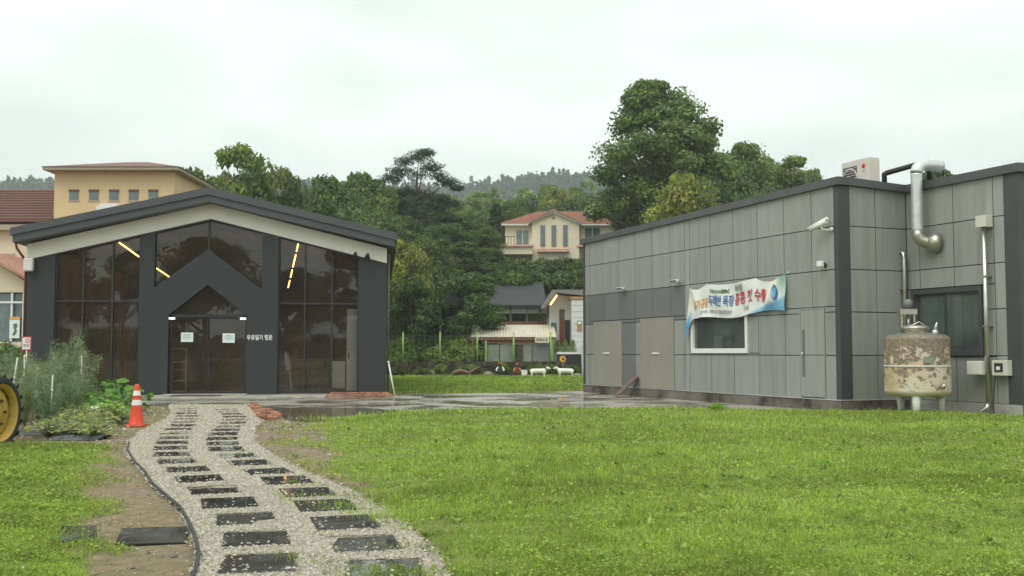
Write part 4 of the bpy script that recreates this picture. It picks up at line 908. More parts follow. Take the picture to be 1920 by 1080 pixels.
# aluminium duct
t = bthing('ventilation_duct', 'shiny spiral metal duct bent over the roof edge in the inner corner', 'duct', 14.05, 1.7, 3.9)
def arc(c, r, a0, a1, n, f): return [f(c, r, a0 + (a1 - a0) * i / n) for i in range(n + 1)]
b = MB()
zl = np.arange(.35, 1.72, .035); b.tube([(0, 0, z) for z in zl], [.124 if i % 2 else .134 for i in range(len(zl))], 20); b.build('riser', M['alu'], t)
b = MB(); pts = [(0, .3 - .3 * math.cos(a), 1.72 + .22 * math.sin(a)) for a in np.linspace(0, math.pi / 2, 9)]; pts += [(0, y, 1.94) for y in np.arange(.36, .78, .05)]
b.tube(pts, [.142 if i % 2 else .134 for i in range(len(pts))], 20); b.build('top_elbow', M['alu'], t)
b = MB(); pts = [(.0, .0, .35), (0.01, .0, .24), (.05, .05, .13), (.13, .13, .07), (.2, .22, .06)]; b.tube(pts, .14, 18); b.build('lower_elbow', M['steel'], t)
b = MB(); b.tube([(.14, .15, .06), (.22, .25, .055), (.26, .35, .05)], [.15, .23, .25], 22); b.build('wall_hood', M['steel'], t)
# steel vent pipe on the return wall
t = bthing('vent_pipe', 'thin bright steel pipe rising behind the tank to an elbow in the wall', 'pipe', 13.42, 1.86, .3); b = MB(); b.tube([(0, 0, 0), (0, 0, 3.38), (-.02, 0, 3.47), (-.07, 0, 3.5), (-.13, 0, 3.5)], .045, 12); b.build('tube', M['pipe'], t)
for z in (1.6, 2.6): b = MB(); b.box(-.12, 0, -.055, .055, z, z + .03); b.build('clip', M['steel'], t)
# downpipe with head box and its control boxes
t = bthing('downpipe', 'steel downpipe with square head box beside the black-framed window', 'downpipe', 15.82, 1.9, .05)
b = MB(); b.tube([(0, 0, .2), (0, 0, 4.1)], .05, 12); b.build('tube', M['pipe'], t); b = MB(); b.box(-.14, .14, -.1, .12, 4.1, 4.36); b.build('head_box', M['cream_metal'], t, bevel=.01); b = MB(); b.tube([(0, 0, .22), (-.02, -.03, .13), (-.16, -.2, -.02)], .052, 12); b.build('shoe', M['pipe'], t)
for z in (1.9, 3.0): b = MB(); b.box(-.06, .06, -.06, .14, z, z + .035); b.build('clip', M['steel'], t)
t = bthing('control_box', 'pale grey electrical box on the downpipe, left of the pair', 'box', 15.52, 1.8, .9, 'electrical boxes by the downpipe'); b = MB(); b.box(-.14, .26, -.05, .1, 0, .3); b.build('casing', M['white_plastic'], t, bevel=.01); b = MB(); b.box(-.12, .24, -.056, -.051, .02, .28); b.build('lid', M['white_plastic'], t); b = MB(); b.box(-.18, -.14, 0, .05, .05, .09); b.build('gland', M['dark'], t)
t = bthing('meter_box', 'open electrical meter box right of the downpipe with a black cable', 'box', 15.98, 1.85, .89, 'electrical boxes by the downpipe'); b = MB(); b.box(0, .4, 0, .17, 0, .33); b.build('casing', M['cream_metal'], t, bevel=.01); b = MB(); b.box(.08, .3, -.012, -.002, .08, .27); b.build('meter', M['dark'], t); b = MB(); b.box(.14, .24, -.022, -.013, .12, .2); b.build('dial', M['white_plastic'], t)
b = MB(); b.tube([(.05, .05, 0), (.07, -.02, -.3), (.2, -.2, -.62), (.5, -.5, -.8), (.9, -.7, -.84)], .014, 6); b.build('cable', M['black'], t)
# rusty milk tank
TK = Vector((9.0, 23.75, .04)); t = thing('milk_tank', 'old cream cylindrical tank with peeling rust on stubby white legs', 'tank', TK)
mt, nt_, b_ = nodes_of('peeling'); L_ = nt_.links; tc = N(nt_, 'ShaderNodeTexCoord'); mp = N(nt_, 'ShaderNodeMapping'); mp.inputs['Scale'].default_value = (1, 1, 1.5); L_.new(tc.outputs['Object'], mp.inputs['Vector'])
n1 = N(nt_, 'ShaderNodeTexNoise', Scale=5.5, Detail=12.0, Roughness=.75); n2 = N(nt_, 'ShaderNodeTexNoise', Scale=14.0, Detail=6.0, Roughness=.7); n3 = N(nt_, 'ShaderNodeTexNoise', Scale=1.3, Detail=3.0)
for q in (n1, n2, n3): L_.new(mp.outputs['Vector'], q.inputs['Vector'])
sx = N(nt_, 'ShaderNodeSeparateXYZ'); L_.new(tc.outputs['Object'], sx.inputs['Vector'])
hh = N(nt_, 'ShaderNodeMath', operation='MULTIPLY_ADD'); hh.inputs[1].default_value = .16; hh.inputs[2].default_value = -.155; L_.new(sx.outputs['Z'], hh.inputs[0])
s1 = N(nt_, 'ShaderNodeMath', operation='ADD'); L_.new(n1.outputs['Fac'], s1.inputs[0]); L_.new(hh.outputs['Value'], s1.inputs[1])
f1 = ramp(nt_, s1.outputs['Value'], .5, (0, 0, 0), .53, (1, 1, 1)); cream = ramp(nt_, n3.outputs['Fac'], .35, (.7, .64, .52), .65, (.55, .4, .22)); rust = ramp(nt_, n2.outputs['Fac'], .35, (.13, .095, .065), .65, (.34, .27, .2))
mx = N(nt_, 'ShaderNodeMixRGB'); L_.new(f1.outputs['Color'], mx.inputs['Fac']); L_.new(cream.outputs['Color'], mx.inputs['Color1']); L_.new(rust.outputs['Color'], mx.inputs['Color2']); L_.new(mx.outputs['Color'], b_.inputs['Base Color']); b_.inputs['Roughness'].default_value = .7
bb = N(nt_, 'ShaderNodeBump', Strength=.4, Distance=.02); L_.new(f1.outputs['Color'], bb.inputs['Height']); bb.invert = True; L_.new(bb.outputs['Normal'], b_.inputs['Normal'])
b = MB(); b.lathe([(0, .36), (.4, .37), (.62, .41), (.69, .47), (.7, .52), (.69, 1.62), (.69, 1.68), (.66, 1.7)], n=44); b.build('drum', mt, t)
b = MB(); b.lathe([(.66, 1.702), (.6, 1.74), (.3, 1.79), (0, 1.8)], n=44); b.build('top_plate', M['steel'], t)
b = MB(); b.lathe([(.7, 1.03), (.71, 1.04), (.71, 1.06), (.7, 1.07)], n=44); b.build('seam_ring', M['cream_metal'], t)
for i in range(3):
    a = R(-115 + i * 115); c, s = math.cos(a) * .5, math.sin(a) * .5; b = MB(); b.tube([(c, s, -.08), (c * 1.02, s * 1.02, .5)], [.06, .105], 12); b.build('leg', M['white_plastic'], t)
b = MB(); b.lathe([(.26, 1.78), (.26, 1.86), (.3, 1.87), (.3, 1.9), (.22, 1.95), (0, 1.97)], (-.06, -.1, 0), 28); ld = b.build('hatch', M['steel'], t)
b = MB(); b.tube([(-.3, -.25, 1.9), (-.06, -.3, 2.02), (.18, -.25, 1.9)], .015, 6); b.build('clamp_bar', M['pipe'], ld); b = MB(); b.lathe([(0, 0), (.05, 0), (.05, .05), (0, .05)], (-.06, -.1, 1.97), 10); b.build('knob', M['dark'], ld)
b = MB()
for x in (-.3, -.02): b.box(x, x + .04, .1, .14, 1.78, 2.2)
b.box(-.32, .06, .08, .3, 2.2, 2.32); fr_ = b.build('motor_bracket', M['steel'], t); b = MB(); b.lathe([(0, 2.32), (.1, 2.32), (.1, 2.5), (.06, 2.54), (0, 2.54)], (-.1, .2, 0), 16); b.build('motor', M['panel_dark'], fr_); b = MB(); b.tube([(-.1, .2, 1.8), (-.1, .2, 2.2)], .025, 8); b.build('shaft', M['pipe'], fr_)
b = MB(); b.tube([(.36, -.12, 1.76), (.36, -.12, 1.84)], [.08, .06], 10); b.tube([(.36, -.12, 1.84), (.40, -.16, 2.02)], [.05, .01], 10); b.build('vent_cap', M['alu'], t)
b = MB(); b.box(-.12, .1, -.715, -.692, 1.12, 1.26); b.build('name_plate', M['net'], t); b = MB(); b.tube([(.25, -.6, .62), (.27, -.74, .6), (.3, -.76, .66)], .045, 10); b.build('drain_valve', M['steel'], t)

# ------------------------------------------------------------------ buildings behind
def wpart(name, m, b, parent, bevel=0): return b.build(name, m, parent, True, bevel)
class PX:
    """reads positions off one depth plane"""
    def __init__(s, Y): s.Y = Y
    def x(s, u): return at(u, 540, s.Y).x
    def z(s, v): return at(960, v, s.Y).z
# yellow hall with the square tower
p = PX(50.0); hall = thing('yellow_hall', 'large ochre hall with square hip-roofed tower behind the glass-fronted house', 'building', (p.x(210), 50, 0))
b = MB(); b.box(p.x(97), p.x(323), 50, 55.5, 0, p.z(322)); wpart('tower', M['yellow_wall'], b, hall)
x0, x1, ze = p.x(84), p.x(338), p.z(322); b = MB()
b.add([(x0, 49.4, ze), (x1, 49.4, ze), (x1, 56.1, ze), (x0, 56.1, ze), (x0, 49.4, ze + .14), (x1, 49.4, ze + .14), (x1, 56.1, ze + .14), (x0, 56.1, ze + .14)], [(0, 1, 5, 4), (1, 2, 6, 5), (2, 3, 7, 6), (3, 0, 4, 7), (0, 3, 2, 1)]); wpart('eaves', M['soffit'], b, hall)
rx0, rx1 = p.x(190), p.x(236); b = MB(); x0 -= .06; x1 += .06
b.add([(x0, 49.34, ze + .14), (x1, 49.34, ze + .14), (x1, 56.16, ze + .14), (x0, 56.16, ze + .14), (rx0, 52.75, ze + .95), (rx1, 52.75, ze + .95)], [(0, 1, 5, 4), (1, 2, 5), (2, 3, 4, 5), (3, 0, 4), (0, 3, 2, 1)]); wpart('tower_roof', M['tile_brown'], b, hall)
for u in (125, 162.5, 200.5, 237.5, 274.5):
    b = MB(); a, c, d, e_ = p.x(u), p.x(u + 19), p.z(376), p.z(355.5); b.box(a - .03, c + .03, 49.97, 50.02, d - .06, d - .003); b.box(a, c, 49.985, 50.01, d, e_); w = wpart('window', M['soffit'], b, hall)
    b = MB(); b.box(a + .03, c - .03, 49.97, 49.98, d + .03, e_ - .1); wpart('pane', M['pane_far'], b, w); b = MB(); b.box(a, c, 49.93, 49.975, e_ - .1, e_); wpart('lintel', M['tile_brown'], b, w)
b = MB(); b.prism([(p.x(178), p.z(404)), (p.x(226), p.z(404)), (p.x(226), p.z(388)), (p.x(215), p.z(382)), (p.x(190), p.z(382)), (p.x(178), p.z(388))], 49.9, 49.98); wpart('arched_panel', M['white'], b, hall)
b = MB(); xa, xb = p.x(-260), p.x(96); b.prism([(49.6, p.z(413)), (54.5, 9.75), (59, p.z(413)), (59, p.z(413) - .12), (49.6, p.z(413) - .12)], xa, xb, 'x'); wr = wpart('wing_roof', M['tile_brown'], b, hall)
for i in range(12):                                            # tile courses
    t_ = i / 12; y = 49.6 + 4.9 * t_; z = p.z(413) + (9.75 - p.z(413)) * t_; b = MB(); b.box(xa, xb - .01, y, y + .12, z + .02, z + .07); wpart('tile_course', M['tile_brown'], b, wr)
b = MB(); b.box(xa, xb - .05, 50.2, 58.5, 1.0, p.z(413) - .12); wpart('wing_wall', M['cream_wall'], b, hall)
b = MB(); b.box(xa, xb - .04, 49.7, 50.2, p.z(432), p.z(422)); wpart('cornice', M['soffit'], b, hall)
b = MB(); b.box(p.x(2), p.x(22), 50.12, 50.19, p.z(484), p.z(475)); wpart('vent_grille', M['soffit'], b, hall)
# porch with tiled gable
q = PX(46.5); ap = q.x(-28); hw = q.x(62) - ap; zt, zl = q.z(476), q.z(528)
b = MB(); b.prism([(ap - hw, zl), (ap, zt), (ap + hw, zl), (ap + hw, zl + .12), (ap, zt + .14), (ap - hw, zl + .12)], 45.9, 50.1); wpart('porch_roof', M['tile_red'], b, hall)
b = MB(); b.prism([(ap - hw + .3, q.z(548)), (ap + hw - .35, q.z(548)), (ap + hw - .35, zl + .02), (ap, zt - .1), (ap - hw + .3, zl + .02)], 46.5, 50.1); wpart('porch_gable', M['cream_wall'], b, hall)
b = MB(); b.box(ap - hw + .3, ap + hw - .35, 46.7, 50.1, 0, q.z(548)); wpart('porch_room', M['dark'], b, hall)
for u in (-60, -30, 20, 42): b = MB(); b.box(q.x(u), q.x(u + 3.5), 46.55, 46.66, .2, q.z(548)); wpart('window_post', M['white'], b, hall)
b = MB(); b.box(ap - hw + .3, q.x(45.4), 46.5, 46.54, q.z(568.5), q.z(565)); wpart('transom', M['white'], b, hall)
b = MB(); b.add([(q.x(-60), 46.69, q.z(640)), (q.x(44), 46.69, q.z(640)), (q.x(44), 46.69, q.z(550)), (q.x(-60), 46.69, q.z(550))], [(0, 1, 2, 3)]); wpart('window_pane', M['pane_far'], b, hall)
b = MB(); b.box(ap - hw, ap + hw - .3, 46.3, 46.68, 0, q.z(641)); wpart('porch_plinth', M['cream_wall'], b, hall)
t = thing('poster', 'white poster with a dark green figure in the porch window', 'poster', (q.x(30), 46.5, q.z(634))); b = MB(); b.box(q.x(20.5), q.x(39.5), 46.46, 46.49, q.z(634), q.z(600)); wpart('sheet', M['paper'], b, t)
b = MB(); b.box(q.x(20.5), q.x(39.5), 46.46, 46.49, q.z(599.6), q.z(594)); wpart('header', M['text_orange'], b, t)
b = MB(); b.add([(q.x(u), 46.45, q.z(v)) for u, v in ((27, 608), (34, 606), (36, 612), (33, 616), (35, 622), (30, 630), (26, 628), (30, 620), (28, 614))], [tuple(range(9))]); wpart('figure', M['text_green'], b, t)

# villa on the terrace
v_ = PX(95.0); X, Z = v_.x, v_.z; villa = thing('hillside_villa', 'cream two-storey villa with orange tiled roof on the wooded slope', 'house', (X(1045), 95, 8.9))
b = MB(); b.box(X(947), X(1152), 95, 102, 8.5, Z(419)); wpart('wall', M['villa_wall'], b, villa)
b = MB(); b.prism([(X(997), 8.5), (X(1085), 8.5), (X(1085), Z(416)), (X(1036.5), Z(401)), (X(997), Z(416))], 94.0, 95.2); wpart('gable_bay', M['villa_wall'], b, villa)
ex0, ex1, zr = X(939), X(1157), Z(394); b = MB()
b.add([(ex0, 94.3, Z(420)), (ex1, 94.3, Z(420)), (ex1, 102.7, Z(420)), (ex0, 102.7, Z(420)), (X(1010), 98.5, zr + .3), (X(1103), 98.5, zr + .3)], [(0, 1, 5, 4), (1, 2, 5), (2, 3, 4, 5), (3, 0, 4), (0, 3, 2, 1)]); vr = wpart('roof', M['tile_red'], b, villa)
for i in range(16):
    t_ = (i + .5) / 16; y = 94.3 + 4.2 * t_; z = Z(420) + (zr + .3 - Z(420)) * t_; xa = ex0 + (X(1010) - ex0) * t_; xb = ex1 + (X(1103) - ex1) * t_; b = MB(); b.box(xa, xb, y, y + .1, z + .01, z + .07); wpart('tile_course', M['tile_red'], b, vr)
b = MB(); b.prism([(X(990), Z(420.5)), (X(1036.5), Z(399)), (X(1088), Z(420.5)), (X(1088), Z(418)), (X(1036.5), Z(395.5)), (X(990), Z(418))], 93.6, 97.5); wpart('bay_roof', M['tile_red'], b, vr)
b = MB(); b.prism([(X(990), Z(423)), (X(1036.5), Z(402)), (X(1088), Z(423)), (X(1088), Z(420.7)), (X(1036.5), Z(399.2)), (X(990), Z(420.7))], 93.7, 94.1); wpart('bargeboard', M['white'], b, villa)
b = MB(); b.box(ex0 + .05, X(990), 94.35, 94.9, Z(424), Z(420.3)); b.box(X(1088), ex1 - .05, 94.35, 94.9, Z(424), Z(420.3)); wpart('eaves', M['white'], b, villa)
b = MB(); b.lathe([(0, -.06), (.14, -.06), (.16, -.03), (.16, 0)], (X(1036.5), 93.98, Z(410)), 16, 0, 'y'); wpart('round_vent', M['soffit'], b, villa)
for u in (1012.5, 1033, 1054.5): b = MB(); b.box(X(u), X(u + 9), 93.93, 93.99, Z(463.5), Z(424.5)); w = wpart('window', M['soffit'], b, villa); b = MB(); b.box(X(u) + .05, X(u + 9) - .05, 93.9, 93.925, Z(463), Z(425)); wpart('pane', M['pane_far'], b, w)
for u0, u1, v0, v1, y in ((967, 992, 461, 431, 94.94), (1096, 1126, 452, 427, 94.94)):
    b = MB(); b.box(X(u0), X(u1), y, 94.99, Z(v0), Z(v1)); w = wpart('window', M['white'], b, villa); um = (u0 + u1) / 2
    for a, c in ((u0 + 1, um - .8), (um + .8, u1 - 1)): b = MB(); b.box(X(a), X(c), y - .03, y - .005, Z(v0 - 1), Z(v1 + 1)); wpart('pane', M['pane_far'], b, w)
b = MB(); b.box(X(939), X(998), 93.2, 94.95, Z(480), Z(466)); wpart('balcony', M['villa_wall'], b, villa); b = MB(); b.prism([(93.0, Z(466)), (93.2, Z(462)), (93.6, Z(462)), (93.6, Z(466))], X(938), X(1001), 'x'); wpart('balcony_tiles', M['tile_red'], b, villa)
for u in (948, 953, 958, 964): b = MB(); b.tube([(X(u), 93.4, Z(463)), (X(u), 93.4, Z(447))], .03, 5); wpart('baluster', M['dark'], b, villa)
b = MB(); b.tube([(X(945), 93.4, Z(447)), (X(966), 93.4, Z(447))], .03, 5); wpart('balcony_rail', M['dark'], b, villa)
b = MB(); b.prism([(93.5, Z(475)), (93.7, Z(469)), (93.99, Z(469)), (93.99, Z(475))], X(1007), X(1065), 'x'); wpart('sill_tiles', M['tile_red'], b, villa); b = MB(); b.prism([(93.9, Z(465)), (94.4, Z(455)), (94.98, Z(455)), (94.98, Z(465))], X(1080), X(1100), 'x'); wpart('sill_tiles', M['tile_red'], b, villa)

# long barn with the black roof
w_ = PX(72.0); X, Z = w_.x, w_.z; barn = thing('livestock_barn', 'long open barn with black roof sheets and cream curtain band', 'barn', (X(900), 72, 0))
zf = hz(X(960), 74) - .6
b = MB(); b.prism([(71.0, Z(573)), (77.5, Z(533) + .45), (84, Z(573)), (84, Z(573) - .12), (77.5, Z(533) + .3), (71.0, Z(573) - .12)], X(725), X(1023), 'x'); wpart('roof', M['roof_black'], b, barn)
u = 700
for u0, u1 in ((930, 956), (958.5, 987), (988.5, 1030), (760, 790), (792, 826)): b = MB(); b.box(X(u0), X(u1), 71.6, 71.66, Z(588) if u0 > 900 else Z(586), Z(574)); wpart('curtain', M['barn_band'] if u0 > 900 else M['net'], b, barn)
for u in (760, 791, 827, 860, 895, 928, 957.3, 987.8, 1021): b = MB(); b.box(X(u) - .07, X(u) + .07, 71.67, 71.85, 0, Z(574)); wpart('post', M['roof_grey'], b, barn)
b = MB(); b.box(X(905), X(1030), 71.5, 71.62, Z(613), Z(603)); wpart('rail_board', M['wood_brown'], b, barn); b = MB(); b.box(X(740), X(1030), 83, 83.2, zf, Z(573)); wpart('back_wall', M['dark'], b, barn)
b = MB(); b.box(X(905), X(1030), 71.7, 71.8, 0, Z(614)); wpart('knee_wall', M['net'], b, barn)
w2 = PX(86.0); pale = thing('pale_roof_shed', 'shed roof of pale translucent sheets behind the black-roofed barn', 'shed', (w2.x(1070), 86, 0))
b = MB(); b.prism([(84.6, w2.z(556)), (90, w2.z(533) + .25), (95, w2.z(556)), (95, w2.z(556) - .1), (90, w2.z(533) + .15), (84.6, w2.z(556) - .1)], w2.x(1008), w2.x(1180), 'x'); wpart('roof', M['roof_pale'], b, pale)
for u in (1020, 1075, 1130, 1170): b = MB(); b.tube([(w2.x(u), 85.2, hz(w2.x(u), 85.2) - .3), (w2.x(u), 85.2, w2.z(557))], .07, 6); wpart('post', M['roof_grey'], b, pale)
# white cottage with glowing eave
c_ = PX(65.0); X, Z = c_.x, c_.z; cot = thing('white_cottage', 'small white weatherboard cottage with timber soffit and glowing eave light', 'house', (X(1060), 65, 0))
b = MB(); b.prism([(X(1030), 0), (X(1100), 0), (X(1100), Z(560)), (X(1043), Z(552)), (X(1030), Z(570))], 65, 70); wpart('wall', M['white_wall'], b, cot)
b = MB(); b.prism([(X(1013), Z(578)), (X(1034), Z(545)), (X(1125), Z(545)), (X(1125), Z(560)), (X(1043), Z(550)), (X(1018), Z(580))], 63.9, 71); wpart('roof', M['roof_grey'], b, cot)
b = MB(); b.add([(X(1019), 64, Z(581)), (X(1043), 64, Z(551.5)), (X(1043), 65.05, Z(551.5)), (X(1019), 65.05, Z(581))], [(0, 1, 2, 3)]); sf = wpart('soffit', M['wood_soffit'], b, cot); sf.modifiers.new('t', 'SOLIDIFY').thickness = .05
b = MB(); b.tube([(X(1030.5), 63.9, Z(573)), (X(1043), 63.9, Z(555))], .05, 6); wpart('eave_light', M['led'], b, cot)
b = MB(); b.box(X(1069), X(1100), 63.2, 65, 0, Z(564)); pb = wpart('porch_box', M['white_wall'], b, cot)
b = MB(); b.box(X(1066), X(1102), 63.1, 65, Z(563.6), Z(559)); wpart('porch_trim', M['wood_soffit'], b, cot)
for i in range(11): z = Z(686) + i * .36; b = MB(); b.box(X(1069) - .01, X(1100), 63.17, 63.195, z, z + .33); wpart('siding_board', M['white_wall'], b, pb)
b = MB(); b.box(X(1048.5), X(1058), 64.92, 64.99, Z(648), Z(580)); d = wpart('door', M['wood_red'], b, cot); b = MB(); b.box(X(1050.5), X(1056), 64.9, 64.915, Z(598), Z(585)); wpart('pane', M['pane_far'], b, d)
b = MB(); b.box(X(1059), X(1068), 64.93, 64.99, Z(648), Z(600)); wpart('doorway', M['dark'], b, cot); b = MB(); b.box(X(1033), X(1043), 64.95, 64.99, Z(622), Z(605)); wpart('window', M['pane_far'], b, cot)
t = thing('wall_plaque', 'small wooden plaque on the white porch wall of the cottage', 'plaque', (X(1082.5), 63.15, Z(622))); b = MB(); b.box(X(1078.5), X(1087), 63.12, 63.165, Z(622), Z(603)); wpart('board', M['wood_soffit'], b, t); b = MB(); b.lathe([(0, -.02), (.1, -.02), (.1, 0)], (X(1082.7), 63.118, Z(608)), 12, 0, 'y'); wpart('emblem', M['white'], b, t)
# planter wall with clipped conifers
t = thing('planter_wall', 'dark planter wall with white coping in front of the cottage', 'planter', (X(1060), 62.2, 0)); b = MB(); b.box(X(1041), X(1083), 61.8, 62.8, 0, Z(664)); wpart('body', M['dark'], b, t); b = MB(); b.box(X(1040), X(1084), 61.75, 62.85, Z(664) + .003, Z(660)); wpart('coping', M['white'], b, t)
t = thing('gate_pier', 'white pier at the end of the planter wall beside the clad building', 'pier', (X(1087), 61.5, 0)); b = MB(); b.box(X(1083.5), X(1092), 61.2, 61.6, 0, Z(648)); wpart('shaft', M['white_wall'], b, t); b = MB(); b.box(X(1082.5), X(1093), 61.15, 61.65, Z(648) + .003, Z(645)); wpart('cap', M['white'], b, t); b = MB(); b.box(X(1086.5), X(1089.5), 61.17, 61.195, Z(668), Z(650)); wpart('number_plate', M['dark'], b, t)
# canopy pen
k_ = PX(63.0); X, Z = k_.x, k_.z; pen = thing('animal_pen', 'wire pen under a low corrugated canopy behind the green fence', 'pen', (X(965), 63, 0))
b = MB(); nn = 60; xa, xb = X(884), X(1042)
b.add([(xa + (xb - xa) * i / nn, y, z + .05 * (i % 2)) for y, z in ((61.8, Z(633)), (65.5, Z(611) + .1)) for i in range(nn + 1)], [(i, i + 1, i + nn + 2, i + nn + 1) for i in range(nn)]); cr = wpart('canopy_sheet', M['canopy'], b, pen); cr.modifiers.new('t', 'SOLIDIFY').thickness = .02
b = MB(); b.box(xa, xb, 61.85, 61.95, Z(638), Z(634)); wpart('beam', M['wood_brown'], b, pen); b = MB(); b.box(X(905), X(1030), 61.97, 62.05, Z(644), Z(640)); wpart('beam', M['wood_brown'], b, pen)
for u in (888, 912, 963, 1033): b = MB(); b.box(X(u) - .06, X(u) + .06, 61.88, 62.0, 0, Z(638)); wpart('post', M['wood_brown'] if u < 900 else M['fence_green'], b, pen)
for i, (u0, u1) in enumerate(((914, 936), (938, 961), (965, 979), (981, 996), (998, 1030))): b = MB(); b.box(X(u0), X(u1), 62.06, 62.1, .8, Z(646)); wpart('side_panel', (M['net'], M['net'], M['stone_wall'], M['net'], M['roof_grey'])[i], b, pen)
b = MB(); b.box(X(914), X(1030), 63.5, 63.6, Z(644), Z(625)); wpart('back_board', M['ochre'], b, pen)
t = thing('pen_sign', 'cream board with brown lettering hung under the pen canopy', 'sign', (X(1015), 61.8, Z(642))); b = MB(); b.box(X(1002), X(1028), 61.76, 61.8, Z(643), Z(633)); wpart('board', M['barn_band'], b, t)
vs, fs = text_verts('동물농장', .24, .006); kx = .68 / (max(x for x, y in vs) - min(x for x, y in vs)); b = MB(); b.add([(X(1015) + x * kx, 61.755, Z(638) + y * .8) for x, y in vs], fs); wpart('lettering', M['wood_brown'], b, t)
t = thing('propped_sheet', 'grey sheet leaning against the brown post of the pen', 'board', (X(880), 62.2, .5)); b = MB(); b.add([(X(875), 62.1, .7), (X(884), 62.1, .7), (X(885), 62.5, Z(628)), (X(878), 62.5, Z(630))], [(0, 1, 2, 3)]); wpart('sheet', M['roof_grey'], b, t).modifiers.new('t', 'SOLIDIFY').thickness = .04
# low wall and green fence
f_ = PX(60.3); X, Z = f_.x, f_.z; lw = thing('retaining_wall', 'low dark mossy stone wall at the end of the far lawn', 'wall', (X(900), 60.3, 0))
for i in range(46):
    for j in range(3):
        u0 = 690 + i * 8.6 + (j % 2) * 4.3; x0 = X(u0); wd = .27; zz = -.02 + j * .3; b = MB()
        b.box(x0 + .01, x0 + wd - .02 + random.uniform(-.02, .02), 60.3 + random.uniform(-.05, .05), 60.8, zz + .01, zz + .29 + random.uniform(-.02, .01)); wpart('stone', M['stone_wall'], b, lw)
b = MB(); b.box(X(690), X(1090), 60.42, 60.78, -.02, .82); wpart('core', M['stone_wall'], b, lw)
fen = thing('wire_fence', 'bright green wire fence standing on the low stone wall', 'fence', (X(895), 60.55, .85))
for u in (685, 755.5, 825, 895, 963, 1032.5):
    b = MB(); b.tube([(X(u), 60.55, .8), (X(u), 60.55, Z(624))], .045, 8); ps = wpart('post', M['fence_green'], b, fen); b = MB(); b.ball((X(u), 60.55, Z(624)), .055, 8, 5); wpart('cap', M['fence_green'], b, ps)
for z in (1.0, 1.65, 2.3): b = MB(); b.tube([(X(685), 60.55, z), (X(1032), 60.55, z)], .0035, 4); wpart('wire', M['net'], b, fen)
for i in range(35): u = 687 + i * 9.9; b = MB(); b.tube([(X(u), 60.56, .9), (X(u), 60.56, 2.4)], .003, 3); wpart('wire', M['net'], b, fen)
# farm cart behind the fence
t = thing('farm_trailer', 'rusty red farm trailer parked in the shade left of the barn tree', 'trailer', (PX(68).x(802), 68, hz(-5, 68))); z0 = 1.55; b = MB(); b.prism([(-.75, .45), (.75, .45), (.8, 1.0), (-.62, 1.0)], -.6, .6); b.build('bed', M['hay_red'], t, bevel=.03); b = MB(); b.box(.1, .7, -.5, .5, 1.003, 1.25); b.build('load', M['ochre'], t, bevel=.05)
for x in (-.4, .4):
    for y in (-.65, .57): b = MB(); b.lathe([(0, 0), (.28, 0), (.3, .04), (.28, .08), (0, .08)], (x, y, .3), 16, 0, 'y'); b.build('wheel', M['rubber'], t)
t.location.z = .9

# parked car at the left edge
t = thing('parked_car', 'white car parked at the left edge behind the vegetable bed', 'car', (PX(44).x(-62), 44.6, 0), R(4))
prof = [(-2.15, .35), (-2.2, .75), (-2.05, 1.0), (-1.55, 1.1), (-.9, 1.62), (.9, 1.72), (1.75, 1.62), (2.05, 1.15), (2.2, 1.0), (2.25, .4), (2.1, .3), (-2.0, .28)]
b = MB(); n = len(prof); w = []
for y, k in ((-.9, 1.0), (-.72, 1.0), (.72, 1.0), (.9, 1.0)):
    for x, z in prof: w.append((x, (y * (.86 if z > 1.2 and abs(y) > .8 else 1)), z))
fs = [tuple(range(n)), tuple(range(4 * n - 1, 3 * n - 1, -1))] + [(r_ * n + i, (r_ + 1) * n + i, (r_ + 1) * n + (i + 1) % n, r_ * n + (i + 1) % n) for r_ in range(3) for i in range(n)]
b.add(w, fs); b.build('body', M['car_paint'], t, bevel=.05)
for y in (-.91, .885):
    for pl in ([(-.75, 1.15), (-.1, 1.15), (-.1, 1.56), (-.62, 1.54)], [(0, 1.15), (.75, 1.15), (.75, 1.6), (0, 1.58)], [(.85, 1.15), (1.75, 1.15), (1.6, 1.55), (.85, 1.6)]): b = MB(); b.prism([(x, z) for x, z in pl], y * .955 if y < 0 else y * .955, (y * .955) + .03); b.build('side_window', M['car_glass'], t)
b = MB(); b.add([(1.80, -.68, 1.58), (1.80, .68, 1.58), (2.07, .7, 1.18), (2.07, -.7, 1.18)], [(0, 1, 2, 3)]); b.build('rear_window', M['car_glass'], t).modifiers.new('t', 'SOLIDIFY').thickness = .03
b = MB(); b.add([(-1.5, -.7, 1.14), (-1.5, .7, 1.14), (-.93, .66, 1.6), (-.93, -.66, 1.6)], [(0, 1, 2, 3)]); b.build('windscreen', M['car_glass'], t).modifiers.new('t', 'SOLIDIFY').thickness = .03
for y in (-.72, .72): b = MB(); b.box(2.19, 2.26, y - .14, y + .14, .85, 1.08); b.build('tail_light', M['red'], t, bevel=.02)
b = MB(); b.box(2.2, 2.275, -.26, .26, .6, .74); b.build('number_plate', M['white'], t)
for x in (-1.4, 1.4):
    for y in (-.92, .72):
        b = MB(); b.lathe([(.2, 0), (.33, 0), (.35, .05), (.35, .15), (.33, .2), (.2, .2)], (x, y, .35), 24, 0, 'y'); wh = b.build('wheel', M['rubber'], t); b = MB(); b.lathe([(0, .01), (.2, -.005), (.22, .02)], (x, y, .35), 16, 0, 'y'); b.build('rim', M['alu'], wh)

